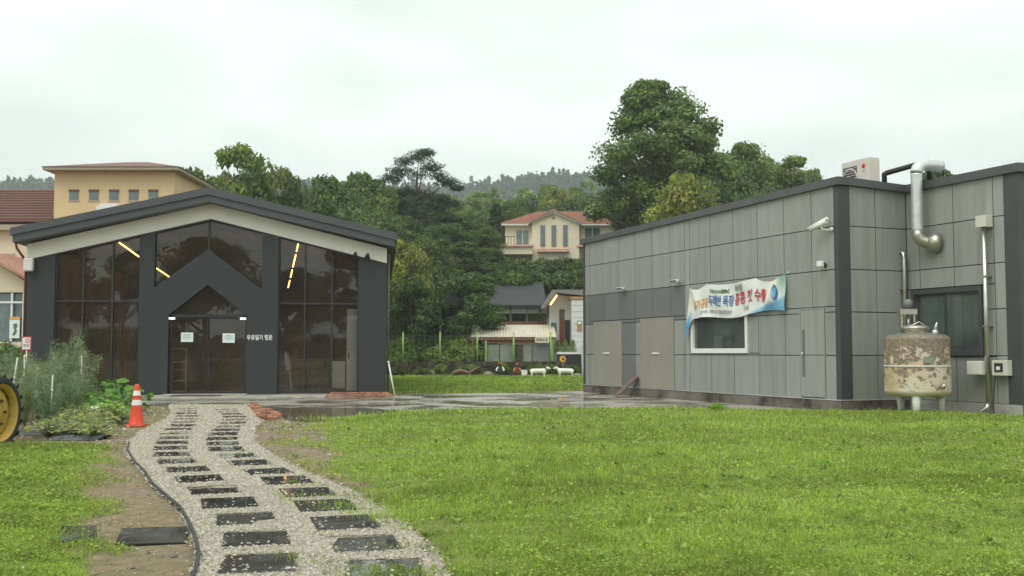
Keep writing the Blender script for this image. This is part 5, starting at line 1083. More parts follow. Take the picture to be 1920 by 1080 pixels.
# ------------------------------------------------------------------ trees
LEAFC = np.array([(.14, .205, .058), (.118, .178, .052), (.172, .242, .063), (.1, .155, .054), (.155, .21, .075)])
def leaf_cloud(r, clumps, per, size, cols=LEAFC, flat=1.0, up=.35, shell=.45):
    cs, cc = [], []; pos = []; nor = []; col = []
    for c, rad in clumps:
        n = int(per * r.uniform(.7, 1.3)); d = r.normal(size=(n, 3)); d /= np.linalg.norm(d, axis=1)[:, None]
        k = shell + (1 - shell) * r.uniform(0, 1, n) ** .6; k *= 1 + .18 * np.sin(d[:, 0] * 5 + c[0] * 3) * np.sin(d[:, 2] * 6 + c[1] * 3)
        pos.append(np.array(c) + d * np.array(rad) * k[:, None]); nn = d * .8 + r.normal(0, .6, (n, 3)) + np.array((0, 0, up)); nor.append(nn / np.linalg.norm(nn, axis=1)[:, None])
        base = cols[r.integers(0, len(cols))] * r.uniform(.8, 1.2); col.append(base[None] * r.uniform(.7, 1.35, (n, 1)) * np.array((r.uniform(.9, 1.15), 1, r.uniform(.85, 1.1))))
    pos = np.concatenate(pos); nor = np.concatenate(nor); col = np.concatenate(col); n = len(pos)
    a = r.normal(size=(n, 3)); t = np.cross(nor, a); t /= np.linalg.norm(t, axis=1)[:, None]; w = np.cross(nor, t); s = size * r.uniform(.55, 1.35, (n, 1))
    V = np.stack([pos - t * s, pos - w * s * .62 * flat, pos + t * s, pos + w * s * .62 * flat], 1).reshape(-1, 3)
    return V, np.arange(n * 4).reshape(n, 4), np.repeat(col, 4, 0)
def ell_clumps(r, n, c, rad, cr, lo=.35, cut=-.75):
    out = []
    while len(out) < n:
        d = r.normal(size=3); d /= np.linalg.norm(d)
        if d[2] < cut: continue
        k = lo + (1 - lo) * r.uniform() ** .55; p = np.array(c) + d * np.array(rad) * k; q = cr * r.uniform(.65, 1.35); out.append((p, (q * 1.15, q * 1.15, q * .8)))
    return out
PROTO = {}
def proto(name, H, W, clumps, per, size, trunk_r, bark='bark', cols=LEAFC, seed=1, fork=.35, leafm='leaf', **kw):
    r = np.random.default_rng(seed); V, Fc, C = leaf_cloud(r, clumps, per, size, cols, **kw)
    root = bpy.data.objects.new('tree', None); COL.objects.link(root)
    from_np('crown', V, Fc, M[leafm], C, parent=root); H = float(np.percentile(V[:, 2], 99.7)); W = 2 * float(np.percentile(np.abs(V[:, 0]), 98.5))
    b = MB(); top = max(c[0][2] for c in clumps); bend = [(0, 0, -.6)] + [(r.normal(0, .015) * H, r.normal(0, .015) * H, z) for z in np.linspace(.12, .85, 6) * top]
    b.tube(bend, np.linspace(trunk_r, trunk_r * .25, len(bend)), 9)
    for c, rad in [clumps[i] for i in r.permutation(len(clumps))[:16]]:
        k = int(np.clip(np.searchsorted([q[2] for q in bend], c[2] * fork + .1 * H), 1, len(bend) - 2)); s_ = Vector(bend[k]); e_ = Vector([float(x) for x in c]); m_ = s_.lerp(e_, .5) + Vector((0, 0, -.06 * H)) * .4
        b.tube([s_, m_, e_], [trunk_r * .38, trunk_r * .24, trunk_r * .07], 6)
    b.build('trunk', M[bark], root); PROTO[name] = (root, H, W)
r_ = np.random.default_rng(100)
cl = ell_clumps(r_, 80, (0, 0, 7.8), (3.6, 3.6, 4.4), .9, .4) + ell_clumps(r_, 20, (.2, 0, 11.4), (2.0, 2.0, 1.7), .65) + ell_clumps(r_, 16, (0, 0, 4.8), (4.3, 4.3, 1.6), .8) + ell_clumps(r_, 10, (0, 0, 12.7), (1.0, 1.0, .9), .55)
proto('oak', 14, 9.4, cl, 430, .125, .38, seed=11, shell=.15)
cl = ell_clumps(r_, 44, (0, 0, 5.4), (2.6, 2.6, 2.8), .95, .35) + ell_clumps(r_, 8, (.6, .3, 7.9), (.9, .9, .8), .5)
proto('round', 9, 6.8, cl, 330, .125, .22, seed=12, shell=.3)
cl = ell_clumps(r_, 30, (0, 0, 5.0), (2.7, 2.7, 3.8), .8, .5) + ell_clumps(r_, 10, (-.7, .4, 8.0), (1.3, 1.3, 1.3), .55)
proto('loose', 10, 7, cl, 330, .125, .2, seed=13, shell=.2)
cl = [((math.sin(i * 2.4) * .9 * (1 - i / 34), math.cos(i * 2.4) * .9 * (1 - i / 34), 1.4 + i * .32), (1.0 * (1.15 - i / 40), 1.0 * (1.15 - i / 40), .8)) for i in range(30)]
proto('tall', 11.5, 4, cl, 260, .15, .2, seed=14, shell=.3)
# red pine: flat needle pads on bare limbs
pads = [(-2.6, .3, 7.3, 1.3), (-1.5, -.6, 8.6, 1.3), (.2, .4, 9.6, 1.5), (1.4, -.2, 8.9, 1.3), (2.9, .3, 8.0, 1.2), (-2.9, -.3, 5.9, 1.2), (2.3, -.6, 6.8, 1.3), (-.6, .8, 7.4, 1.5), (.9, .6, 7.2, 1.2), (-1.6, 0, 5.2, 1.4), (1.2, .3, 5.4, 1.5), (-.2, -.5, 6.0, 1.3), (2.9, .2, 5.6, 1.0), (-.3, .2, 4.4, 1.6), (-3.4, .2, 7.9, .7), (3.7, 0, 7.6, .7), (-1.0, .3, 9.3, 1.1), (.9, .4, 9.9, 1.0), (-2.2, .4, 8.2, 1.2), (2.1, .2, 8.4, 1.3), (0, -.4, 8.4, 1.6), (-1.8, .3, 6.6, 1.5), (1.6, -.3, 6.3, 1.5), (-3.3, 0, 6.7, 1.0), (3.4, .1, 6.6, 1.1), (.3, .1, 6.8, 1.6), (-2.4, .1, 4.6, 1.5), (2.4, -.1, 4.6, 1.5)]
cl = [((x, y, z), (q, q, .27 * q)) for x, y, z, q in pads]
proto('pine', 10.2, 8.2, cl, 620, .14, .2, 'bark_pine', np.array([(.05, .08, .042), (.06, .095, .048), (.042, .07, .04)]), 15, .6, flat=.35, shell=.1, up=.6)
cl = ell_clumps(r_, 16, (0, 0, .95), (1.1, 1.1, .75), .55, .3, -.4); proto('bush', 2.1, 3.2, cl, 230, .085, .05, seed=16, shell=.2)
cl = [((0, 0, .12 + i * .13), ((.34 * (1 - (i / 9.5) ** 1.7) + .04), (.34 * (1 - (i / 9.5) ** 1.7) + .04), .16)) for i in range(9)]; proto('thuja', 1.3, .75, cl, 200, .035, .03, seed=17, shell=.4)
USED = set()
def tree(kind, u, vt, Y, wpx, label, tint=(1, 1, 1), group=None, name='tree', base=None, cat='tree', rz=None, zlow=0):
    root, H, W = PROTO[kind]; p = at(u, vt, Y); zb_ = hz(p.x, Y) if base is None else base; h = p.z - zb_; wm = wpx * Y / F
    if kind not in USED: o = root; USED.add(kind)
    else: o = copy_tree(root)
    o.name = name; o.location = (p.x, Y, zb_); sz = h / H; sx = float(np.clip(wm / W, sz * .55, sz * 1.7)); o.scale = (sx, sx, sz); o.rotation_euler = (0, 0, random.uniform(0, 6.28) if rz is None else rz)
    tag(o, label, cat, group)
    for ch in o.children: ch.color = (*tint, 1)
    return o
ORD = ['leftmost', 'second from the left', 'third from the left', 'fourth from the left', 'fifth from the left', 'sixth from the left', 'seventh from the left', 'eighth from the left', 'ninth from the left', 'tenth from the left', 'eleventh from the left', 'twelfth from the left', 'thirteenth from the left', 'third from the right', 'second from the right', 'rightmost']
LG, DK, YG, GR, PALE = (1.35, 1.3, 1.15), (.62, .72, .7), (1.7, 1.4, .9), (1, 1, 1), (2.0, 1.9, 2.1)
G1 = 'trees on the slope behind'
tree('oak', 1228, 158, 82, 235, 'largest tree of all, a broad dark oak rising behind the clad building', (1.1, 1.12, 1.05), G1, 'oak_tree', rz=1.0)
tree('round', 1285, 326, 64, 118, 'small light green tree in front of the big oak, above the roof edge', YG, G1)
tree('round', 1395, 273, 88, 130, 'round green tree right of the big oak', LG, G1)
tree('round', 1345, 292, 92, 100, 'green tree filling the gap right beside the big oak', GR, G1)
tree('loose', 1475, 298, 84, 120, 'light green tree at the right end of the tree line above the clad building', LG, G1)
tree('round', 1440, 300, 95, 110, 'middle tree of the low tree line right of the big oak', GR, G1)
tree('round', 1520, 318, 90, 60, 'rightmost low tree before the roof hides the tree line', LG, G1)
tree('round', 1160, 345, 100, 90, 'dark tree between the villa and the big oak', DK, G1)
tree('loose', 1190, 330, 90, 90, 'dark green tree under the left side of the big oak', DK, G1)
tree('round', 1310, 330, 78, 130, 'dark bushy tree low behind the small light green tree', DK, G1)
tree('round', 1370, 330, 80, 110, 'leafy tree low behind the roof, right of the big oak', GR, G1)
tree('loose', 1776, 314, 60, 26, 'tiny treetop showing behind the bent metal duct', DK, G1)
tree('loose', 475, 277, 64, 165, 'tall loose light green tree above the roof ridge of the cafe', LG, G1, rz=.6)
tree('round', 376, 322, 60, 56, 'small green treetop between the ochre tower and the roof ridge', GR, G1)
tree('loose', 548, 320, 66, 100, 'mid-height tree just right of the tall loose tree', GR, G1)
tree('round', 620, 336, 70, 135, 'rounded dark tree above the right slope of the cafe roof', (.85, .95, .9), G1)
tree('round', 685, 329, 76, 130, 'rounded tree left below the pine', (.95, 1.0, .9), G1)
tree('pine', 780, 279, 88, 165, 'dark pine with flat layered branches standing above the wood', (.9, .95, 1.0), G1, 'pine_tree', base=5.2, rz=.1)
tree('loose', 590, 372, 62, 130, 'darker tree directly behind the right roof slope of the cafe', DK, G1)
tree('tall', 930, 382, 104, 58, 'dark columnar tree left of the villa', (.5, .58, .62), G1)
tree('round', 862, 405, 96, 105, 'dark rounded tree in the wood between pine and villa', DK, G1)
tree('loose', 845, 366, 135, 90, 'pale grey-green tree on the upper slope right of the pine', PALE, G1)
tree('loose', 885, 360, 150, 80, 'second pale grey-green tree, nearer the villa roof', PALE, G1)
tree('round', 1042, 352, 122, 70, 'bright green tree rising behind the villa roof', YG, G1)
tree('round', 985, 368, 118, 80, 'green tree behind the left end of the villa roof', GR, G1)
tree('round', 1100, 362, 116, 90, 'green tree behind the right end of the villa roof', GR, G1)
tree('loose', 872, 512, 64.5, 150, 'dark spreading tree in front of the black-roofed barn', (.7, .8, .75), G1, base=.3)
tree('round', 760, 452, 66, 100, 'light yellow-green tree just right of the cafe eave', YG, G1, base=.5)
tree('loose', 770, 520, 63.5, 110, 'dark tree right beside the cafe wall behind the fence', DK, G1, base=.2)
tree('loose', 815, 470, 76, 120, 'brownish green tree in the middle of the lower wood', (1.1, .95, .9), G1)
FG = 'look-alike trees filling the wood'
FILL = sorted(((700, 392, 70, 130, GR), (745, 405, 80, 120, DK), (800, 395, 92, 110, GR), (835, 420, 84, 110, (.8, .9, .8)), (905, 430, 90, 90, GR), (655, 400, 66, 120, (.8, .9, .85)), (735, 360, 90, 110, DK), (815, 375, 104, 100, GR), (880, 395, 108, 90, (1.1, 1.1, 1.0)), (780, 435, 72, 110, (.85, .9, .8)), (860, 455, 80, 110, (.75, .85, .75)), (920, 465, 86, 80, (.85, .95, .8)), (960, 380, 112, 70, (.8, .9, .85)), (1060, 375, 112, 80, GR), (1130, 378, 108, 80, (.85, .95, .85)), (770, 375, 98, 120, (.6, .7, .65))))
for i, (u, v, Y, w, tint) in enumerate(FILL): tree(random.choice(['round', 'loose', 'round']), u, v, Y, w, f'leafy tree of the dense wood around the villa, {ORD[i]}', tint, FG)
# hedge bank below the villa
HB = 'shrubs on the bank under the villa'
for row, L in (('upper', ((870, 500, 80, 90), (905, 492, 82, 80), (945, 488, 84, 80), (985, 486, 85, 80), (1025, 484, 85, 80), (1065, 484, 85, 80), (1100, 484, 85, 80))), ('lower', ((830, 505, 76, 90), (885, 525, 75, 90), (925, 510, 78, 80), (970, 508, 78, 80), (1015, 508, 79, 80), (1060, 508, 79, 80), (1095, 506, 79, 80)))):
    for i, (u, v, Y, w) in enumerate(L): tree('bush', u, v, Y, w, f'dark shrub under the villa, {row} row, {ORD[i]}', (.62, .72, .6) if i % 3 else (.8, .85, .65), HB, 'shrub', base=at(u, v, Y).z - 2.4, cat='shrub')
# trees behind the viewer: the cafe glass mirrors them
for i, (x, y, s, k) in enumerate(((-32, -24, 1.0, 'round'), (-25, -27, 1.15, 'round'), (-18.5, -25, .95, 'loose'), (-12, -27, 1.2, 'round'), (-5, -24, .9, 'round'), (1.5, -27, 1.15, 'loose'), (-38, -26, 1.2, 'round'), (8, -25, 1.0, 'round'), (15, -27, 1.1, 'loose'))):
    o = copy_tree(PROTO[k][0]); o.location = (x, y, 0); o.scale = (1.25 * s, 1.25 * s, 1.12 * s); o.rotation_euler = (0, 0, i * 1.3); tag(o, 'leafy tree behind the viewer, mirrored in the cafe glass', 'tree', 'trees mirrored in the glass')
    for ch in o.children: ch.color = (1.0, 1.0, .95, 1)
for i in range(16):
    o = copy_tree(PROTO['bush'][0]); o.name = 'shrub'; o.location = (-44 + i * 4.2, -19 - (i % 3), 0); o.scale = (2.0, 1.6, 1.5 + .3 * (i % 2)); o.rotation_euler = (0, 0, i * .9); tag(o, 'tall shrub behind the viewer, mirrored in the cafe glass', 'shrub', 'shrubs mirrored in the glass')
# woods too far to count
def wood(name, pts, hgt, per, size, label, cols, conic):
    r = np.random.default_rng(5); VV, CC = [], []
    for p in pts:
        n = int(per * r.uniform(.7, 1.3)); h = hgt * r.uniform(.6, 1.3); t = r.uniform(.08, 1, n); w = h * .26 * ((1.05 - t) if conic else np.sqrt(np.maximum(.02, 1 - (2 * t - 1) ** 2)) * 1.3); a = r.uniform(0, 6.28, n); q = w * r.uniform(.3, 1, n) ** .5
        c = np.stack([p[0] + np.cos(a) * q, p[1] + np.sin(a) * q, p[2] + t * h], 1); u = r.normal(size=(n, 3)); u /= np.linalg.norm(u, axis=1)[:, None]; w2 = np.cross(u, r.normal(size=(n, 3))); w2 /= np.linalg.norm(w2, axis=1)[:, None]; s = size * r.uniform(.6, 1.4, (n, 1))
        VV.append(np.stack([c - u * s, c - w2 * s * .7, c + u * s, c + w2 * s * .7], 1).reshape(-1, 3)); CC.append(np.repeat(cols[r.integers(0, len(cols))][None] * r.uniform(.75, 1.3, (n, 1)), 4, 0))
    V = np.concatenate(VV); return tag(from_np(name, V, np.arange(len(V)).reshape(-1, 4), M['leaf_far'], np.concatenate(CC)), label, 'wood', kind='stuff')
r_ = np.random.default_rng(9); pts = []
for i in range(2300):
    u = r_.uniform(-60, 1750); t = r_.uniform(0, 1) ** .5; k = np.interp(u, us, np.arange(len(us))); k0 = int(k); rr = t * 4; a = int(min(3, math.floor(rr))); A = FAR_ROWS[a][k0] + (FAR_ROWS[a + 1][k0] - FAR_ROWS[a][k0]) * (rr - a); B = FAR_ROWS[a][k0 + 1] + (FAR_ROWS[a + 1][k0 + 1] - FAR_ROWS[a][k0 + 1]) * (rr - a); pts.append(A + (B - A) * (k - k0) - np.array((0, 0, 1)))
for u in np.arange(-60, 1750, 5.0):
    k = np.interp(u, us, np.arange(len(us))); k0 = int(k); pts.append(FAR_ROWS[4][k0] + (FAR_ROWS[4][k0 + 1] - FAR_ROWS[4][k0]) * (k - k0) + np.array((0, r_.uniform(-14, 4), -2)))
wood('far_wood', pts, 10.5, 34, 1.5, 'hazy dark pine wood along the far ridge', np.array([(.055, .09, .045), (.065, .11, .05), (.08, .12, .05)]), True)
pts = []
for i in range(620):
    Y = r_.uniform(112, 400) ; u = r_.uniform(560, 1560); p = at(u, 500, Y); pts.append((p.x, Y, hz(p.x, Y) - .5))
wood('slope_wood', pts, 8.5, 150, .62, 'mixed green wood covering the slope behind the villa', LEAFC * 1.1, False)

# ------------------------------------------------------------------ garden and small things
tag(sheet('soil_bed', [(-9.0, 16.9), (-7.2, 17.0), (-6.5, 17.3), (-7.2, 19.0), (-7.9, 21.5), (-8.6, 25), (-9.6, 28.6), (-16, 30), (-16, 17)], .006, M['soil']), kind='structure')
def film(pts, label):
    t = thing('mulch_film', label, 'plastic film', (pts[0][0], pts[0][1], .01), 0, 'black mulch film on the vegetable bed'); b = MB(); n = 10; vs = []
    (x0, y0), (x1, y1) = pts
    for j in range(7):
        for i in range(n + 1): vs.append((x0 + (x1 - x0) * i / n + random.uniform(-.05, .05), y0 + (y1 - y0) * j / 6 + random.uniform(-.04, .04), .012 + random.uniform(0, .07) * (0 < j < 6)))
    b.add(vs, [(j * (n + 1) + i, j * (n + 1) + i + 1, (j + 1) * (n + 1) + i + 1, (j + 1) * (n + 1) + i) for j in range(6) for i in range(n)], 0, True); b.build('sheet', M['film'], t, True)
film(((-7.25, 16.95), (-6.55, 17.6)), 'crumpled black mulch film at the near end of the vegetable bed'); film(((-8.6, 17.9), (-7.5, 19.4)), 'crumpled black mulch film beside the tractor wheel')
# feathery tall crop
def plant_proto(name, build):
    root = bpy.data.objects.new(name, None); COL.objects.link(root); build(root); return root
def feathery(root, H=1.55, n=9, seed=1):
    r = np.random.default_rng(seed); b = MB(); cl = []
    for i in range(n):
        a = r.uniform(0, 6.28); L = r.uniform(.12, .5); tip = Vector((math.cos(a) * L, math.sin(a) * L, H * r.uniform(.65, 1.0))); b.tube([(0, 0, 0), tip * .5 + Vector((0, 0, .1)), tip], [.011, .008, .003], 5)
        for k in range(7): q = tip * (.35 + .65 * k / 6); cl.append((np.array(q), (.16, .16, .14)))
    b.build('stem', M['stem'], root)
    V, Fc, C = leaf_cloud(r, cl, 60, .05, np.array([(.2, .29, .12), (.15, .23, .1), (.24, .32, .17), (.27, .33, .2)]), flat=.16, shell=.1); from_np('foliage', V, Fc, M['leaf'], C, parent=root)
def broadleaf(root, seed=2, n=34, H=.62, size=.15, cols=((.14, .29, .04), (.2, .36, .05), (.1, .22, .035))):
    r = np.random.default_rng(seed); b = MB(); V = []; Fc = []; C = []
    for i in range(n):
        a = r.uniform(0, 6.28); L = r.uniform(.05, .5); h = H * r.uniform(.35, 1) * (1.1 - L * .7); tip = Vector((math.cos(a) * L, math.sin(a) * L, h)); b.tube([(0, 0, 0), tip * .6 + Vector((0, 0, .06)), tip], [.009, .006, .004], 4)
        s = size * r.uniform(.6, 1.25); yaw = a + r.normal(0, .5); dr = -.25 + r.normal(0, .2); u = Vector((math.cos(yaw), math.sin(yaw), dr)).normalized(); w = Vector((-math.sin(yaw), math.cos(yaw), r.normal(0, .25))).normalized(); nn = u.cross(w)
        o = len(V); out = [(-.15, 0), (.1, -.75), (.55, -.85), (.95, -.45), (1.15, 0), (.95, .45), (.55, .85), (.1, .75)]
        V.append(tip + nn * s * .02); 
        for p, q in out: V.append(tip + u * s * p * r.uniform(.9, 1.1) + w * s * q * r.uniform(.85, 1.1) + nn * s * (.14 * abs(q) - .12 * p))
        for k in range(8): Fc.append((o, o + 1 + k, o + 1 + (k + 1) % 8))
        C += [np.array(cols[r.integers(0, 3)]) * r.uniform(.8, 1.2)] * 9
    b.build('stem', M['stem'], root); from_np('leaves', np.array([tuple(v) for v in V]), np.array(Fc), M['leaf'], np.array(C), parent=root)
M['stem'] = mat('stem', (.3, .36, .18), .6, .2)
PP = {'feather': plant_proto('asparagus_plant', lambda q: feathery(q)), 'feather2': plant_proto('asparagus_plant', lambda q: feathery(q, 1.3, 7, 5)), 'squash': plant_proto('squash_plant', lambda q: broadleaf(q, 2, 46, .62, .13)),
      'lettuce': plant_proto('leafy_vegetable', lambda q: broadleaf(q, 3, 90, .42, .055, ((.26, .42, .05), (.32, .47, .07), (.2, .35, .045)))), 'wilt': plant_proto('wilting_vegetable', lambda q: broadleaf(q, 4, 85, .36, .05, ((.3, .3, .08), (.36, .33, .12), (.2, .24, .06))))}
PU = set()
def plant(k, x, y, s, label, group, tint=(1, 1, 1), sz=None, cat='plant'):
    o = PP[k] if k not in PU else copy_tree(PP[k]); PU.add(k); o.location = (x, y, .006); o.scale = (s, s, sz or s); o.rotation_euler = (0, 0, random.uniform(0, 6.28)); tag(o, label, cat, group)
    for ch in o.children: ch.color = (*tint, 1)
def pu(u, Y): return at(u, 700, Y).x
GF = 'feathery crops in the vegetable bed'; GS = 'large-leaved crops in the vegetable bed'
for i, (u, Y, s, lb) in enumerate(((122, 24.5, 1.18, 'tallest feathery crop plant, in front of the left tall panes'), (92, 23.5, 1.0, 'feathery crop plant just left of the tallest one'), (150, 24.0, .95, 'feathery crop plant just right of the tallest one'), (62, 22.5, 1.05, 'feathery crop plant below the small red-edged sign'), (30, 22, .95, 'feathery crop plant at the left edge in front of the white car'), (8, 21.5, 1.0, 'feathery crop plant cut by the left edge of the picture'), (75, 20.6, .85, 'feathery crop plant in the near row, left of the middle'), (110, 20.4, .85, 'feathery crop plant in the near row, right of the middle'), (48, 19.6, .8, 'nearest feathery crop plant, just right of the tractor wheel'), (140, 21.6, .75, 'feathery crop plant beside the large squash leaves'), (95, 19.0, .6, 'short feathery crop plant at the front of the bed'), (100, 26, 1.05, 'feathery crop plant at the back, before the cafe pillar'))):
    plant('feather' if i % 2 == 0 else 'feather2', pu(u, Y), Y, s, lb, GF, [(1, 1, 1), (.8, .9, .85), (1.15, 1.1, 1.1)][i % 3])
for u, Y, s, lb in ((190, 25.5, 1.1, 'large-leaved squash plant left of the traffic cone, at the back'), (222, 25, 1.2, 'large-leaved squash plant nearest the portal column'), (240, 24.2, .95, 'large-leaved squash plant right behind the traffic cone'), (160, 24.2, 1.0, 'large-leaved squash plant beside the feathery crop'), (205, 23.4, .95, 'large-leaved squash plant in the middle of the bed'), (180, 22.6, .7, 'small squash plant in front of the larger ones'), (236, 22.4, .7, 'small dark squash plant left of the traffic cone')):
    plant('squash', pu(u, Y), Y, s, lb, GS, (.75, .85, .9) if u in (240, 236, 205) else (1, 1, 1))
for u, Y, s, lb in ((210, 20.6, 1.15, 'bright yellow-green leafy vegetable left of the cone, the right one'), (188, 20.9, 1.0, 'bright yellow-green leafy vegetable left of the cone, the left one'), (224, 21.2, .8, 'bright leafy vegetable closest to the cone')): plant('lettuce', pu(u, Y), Y, s, lb, 'bright leafy vegetables')
for i, (u, Y, s, lb) in enumerate(((150, 19.8, 1.2, 'wilting yellow vegetable under the bright leafy ones'), (130, 19.2, 1.1, 'wilting yellow vegetable in the middle of the bed front'), (170, 18.6, 1.1, 'wilting yellow vegetable near the cone'), (145, 18.0, 1.0, 'wilting yellow vegetable with pale stalks above the black film'), (95, 17.6, .9, 'wilting yellow vegetable nearest the tractor wheel'), (180, 17.4, .8, 'wilting yellow vegetable at the very front of the bed'), (118, 18.4, .8, 'small wilting vegetable on bare soil'))): plant('wilt', pu(u, Y), Y, s, lb, 'wilting vegetables at the front of the bed', (1, 1.05, .8) if i % 2 else (.85, .9, .7))
for i, (u0, v0, u1, v1, Y, lb) in enumerate(((46, 720, 46, 665, 21, 'upright pale plant stake below the red-edged sign'), (58, 725, 72, 688, 20.5, 'pale plant stake leaning to the right'), (14, 712, 33, 670, 20, 'pale plant stake leaning right at the left edge'), (95, 717, 99, 703, 20.2, 'short pale plant stake in the crop'), (153, 702, 153, 667, 24, 'thin pale stake before the left tall panes'))):
    a, c = at(u0, v0 + 40, Y), at(u1, v1, Y); a.z = 0; t = thing('plant_stake', lb, 'stake', a, 0, 'pale plant stakes'); b = MB(); b.tube([a, c], .014, 6); b.build('cane', M['stake'], t, True); b = MB(); b.tube([a.lerp(c, .7) + Vector((-.02, 0, 0)), a.lerp(c, .7) + Vector((.025, 0, .01))], .02, 6); b.build('tie', M['white'], t, True)
t = thing('plastic_bag', 'crumpled white plastic bag between the squash leaves', 'bag', (pu(182, 21.8), 21.8, 0)); b = MB(); b.ball((0, 0, .17), (.2, .13, .12), 9, 6); b.v = [(x * random.uniform(.8, 1.2), y * random.uniform(.8, 1.2), z * random.uniform(.75, 1.25)) for x, y, z in b.v]; b.build('film', M['white'], t); b = MB(); b.tube([(.05, 0, .25), (.12, .02, .36)], [.05, .02], 6); b.build('knot', M['white'], t)
# small sign on a post
s_ = PX(27.0); t = thing('warning_sign', 'small white sign with red edge and red mark on a thin post', 'sign', (s_.x(52.5), 27, 0)); b = MB(); b.tube([(0, .02, 0), (0, .02, s_.z(634))], .018, 8); b.build('post', M['pipe'], t)
b = MB(); b.box(-.125, .125, -.01, 0, s_.z(657), s_.z(631)); b.build('red_edge', M['red'], t, bevel=.02); zc_ = s_.z(644); b = MB(); b.box(-.1, .1, -.014, -.0105, s_.z(655), s_.z(633)); b.build('panel', M['white'], t)
b = MB(); b.lathe([(.035, -.018), (.055, -.018), (.055, -.0145), (.035, -.0145)], (.03, 0, zc_ + .07), 16, 0, 'y'); b.build('symbol', M['red'], t); vs, fs = text_verts('주의', .085, .003); b = MB(); b.add([(x, -.016, zc_ - .06 + y) for x, y in vs], fs); b.build('lettering', M['ink_grey'], t)
# traffic cone
t = thing('traffic_cone', 'orange-red traffic cone with two white bands beside the path', 'cone', (-7.06, 20.16, .004))
b = MB(); b.box(-.16, .16, -.16, .16, 0, .04); b.build('base', M['orange'], t, bevel=.015)
rc = lambda z: .135 - (.135 - .04) * (z - .045) / .75
b = MB(); b.lathe([(rc(.045) + .015, .045), (rc(.07), .07), (rc(.3), .3), (rc(.55), .55), (rc(.76), .76), (.036, .79), (.03, .792)], n=28); b.build('body', M['orange'], t)
for z0, z1 in ((.4, .5), (.58, .67)): b = MB(); b.lathe([(rc(z0) + .004, z0), (rc(z1) + .004, z1)], n=28); b.build('reflective_band', M['reflect_white'], t)
# tractor, only its near wheel reaches into the picture
nrm = Vector((.99, -.11, 0)); WC = Vector((-7.42, 15.4, .55)); t = thing('tractor', 'old tractor at the left edge with yellow-rimmed lugged wheel', 'tractor', (WC.x - nrm.x * .75, WC.y - nrm.y * .75, .0), math.atan2(nrm.y, nrm.x))
def wheel(x, y, rad, w, flip):
    b = MB(); b.lathe([(rad * .77, -w * .45), (rad * .86, -w * .5), (rad * .95, -w * .45), (rad, -w * .25), (rad, w * .25), (rad * .95, w * .45), (rad * .86, w * .5), (rad * .77, w * .45), (rad * .77, -w * .45)], (x, y, rad), 40, 0, 'x'); wh = b.build('wheel', M['rubber'], t)
    b = MB()
    for i in range(18):
        a = 2 * math.pi * i / 18
        for sd in (-1, 1):
            a0 = a + (sd > 0) * math.pi / 18; P0 = []
            for (xx, da) in ((0, 0), (sd * w * .5, .2)):
                for rr in (rad * .97, rad * 1.05):
                    for dd in (0, .09): P0.append((x + xx, y + rr * math.cos(a0 + da + dd), rad + rr * math.sin(a0 + da + dd)))
            b.add(P0, [(2, 3, 7, 6), (0, 2, 6, 4), (1, 3, 7, 5), (0, 1, 3, 2), (4, 5, 7, 6)])
    b.build('tread', M['rubber'], wh)
    b = MB(); b.lathe([(rad * .77, -w * .46), (rad * .79, -w * .48), (rad * .74, -w * .46), (rad * .7, -w * .2), (rad * .6, 0), (rad * .22, .02), (rad * .2, flip * w * .2), (0, flip * w * .22)], (x, y, rad), 36, 0, 'x'); b.lathe([(rad * .7, -w * .2), (rad * .7, w * .3), (rad * .78, w * .48)], (x, y, rad), 36, 0, 'x'); rm = b.build('rim', M['rim_yellow'], wh)
    for i in range(6): a = math.pi * i / 3; b = MB(); b.tube([(x - .03, y + rad * .36 * math.cos(a), rad + rad * .36 * math.sin(a)), (x + .05 * flip, y + rad * .36 * math.cos(a), rad + rad * .36 * math.sin(a))], .022, 6); b.build('bolt', M['rust'], rm)
wheel(-.75, 0, .53, .2, -1); wheel(.75, 0, .53, .2, 1); wheel(-.5, -1.55, .32, .16, 1); wheel(.5, -1.55, .32, .16, -1)
b = MB(); b.tube([(-.7, 0, .55), (.7, 0, .55)], .1, 12); b.build('axle', M['rust'], t); b = MB(); b.box(-.2, .2, -1.75, .15, .5, .78); b.build('chassis', M['rust'], t, bevel=.02); b = MB(); b.box(-.24, .24, -1.8, -.75, .79, 1.15); b.build('bonnet', M['tractor_green'], t, bevel=.06)
b = MB(); b.box(-.22, .22, -.05, .35, .9, .98); b.box(-.22, .22, .32, .38, .98, 1.25); b.build('seat', M['black'], t, bevel=.03); b = MB(); b.tube([(0, -.7, 1.1), (0, -.45, 1.25)], .02, 6); b.lathe([(.16, 0), (.18, .01), (.16, .02), (.14, .01), (.16, 0)], (0, -.44, 1.25), 20); b.build('steering_wheel', M['black'], t); b = MB(); b.tube([(-.5, -1.55, .32), (.5, -1.55, .32)], .05, 8); b.build('front_axle', M['rust'], t)
# loose slabs in the dirt
for (x, y, rz, ry, lb) in ((-2.7, 8.12, .27, .02, 'wet dark slab lying in the dirt left of the path, the larger one'), (-3.3, 8.2, .35, .03, 'narrow broken piece of wet dark slab half under the grass')):
    t = thing('loose_slab', lb, 'slab', (x, y, .01), rz, 'spare slabs left of the path'); t.rotation_euler = (.02, ry, rz); b = MB(); hw_ = .245 if x > -3 else .13; b.box(-hw_, hw_, -.31, .31, 0, .022); b.build('stone', M['slate'], t, bevel=.008)
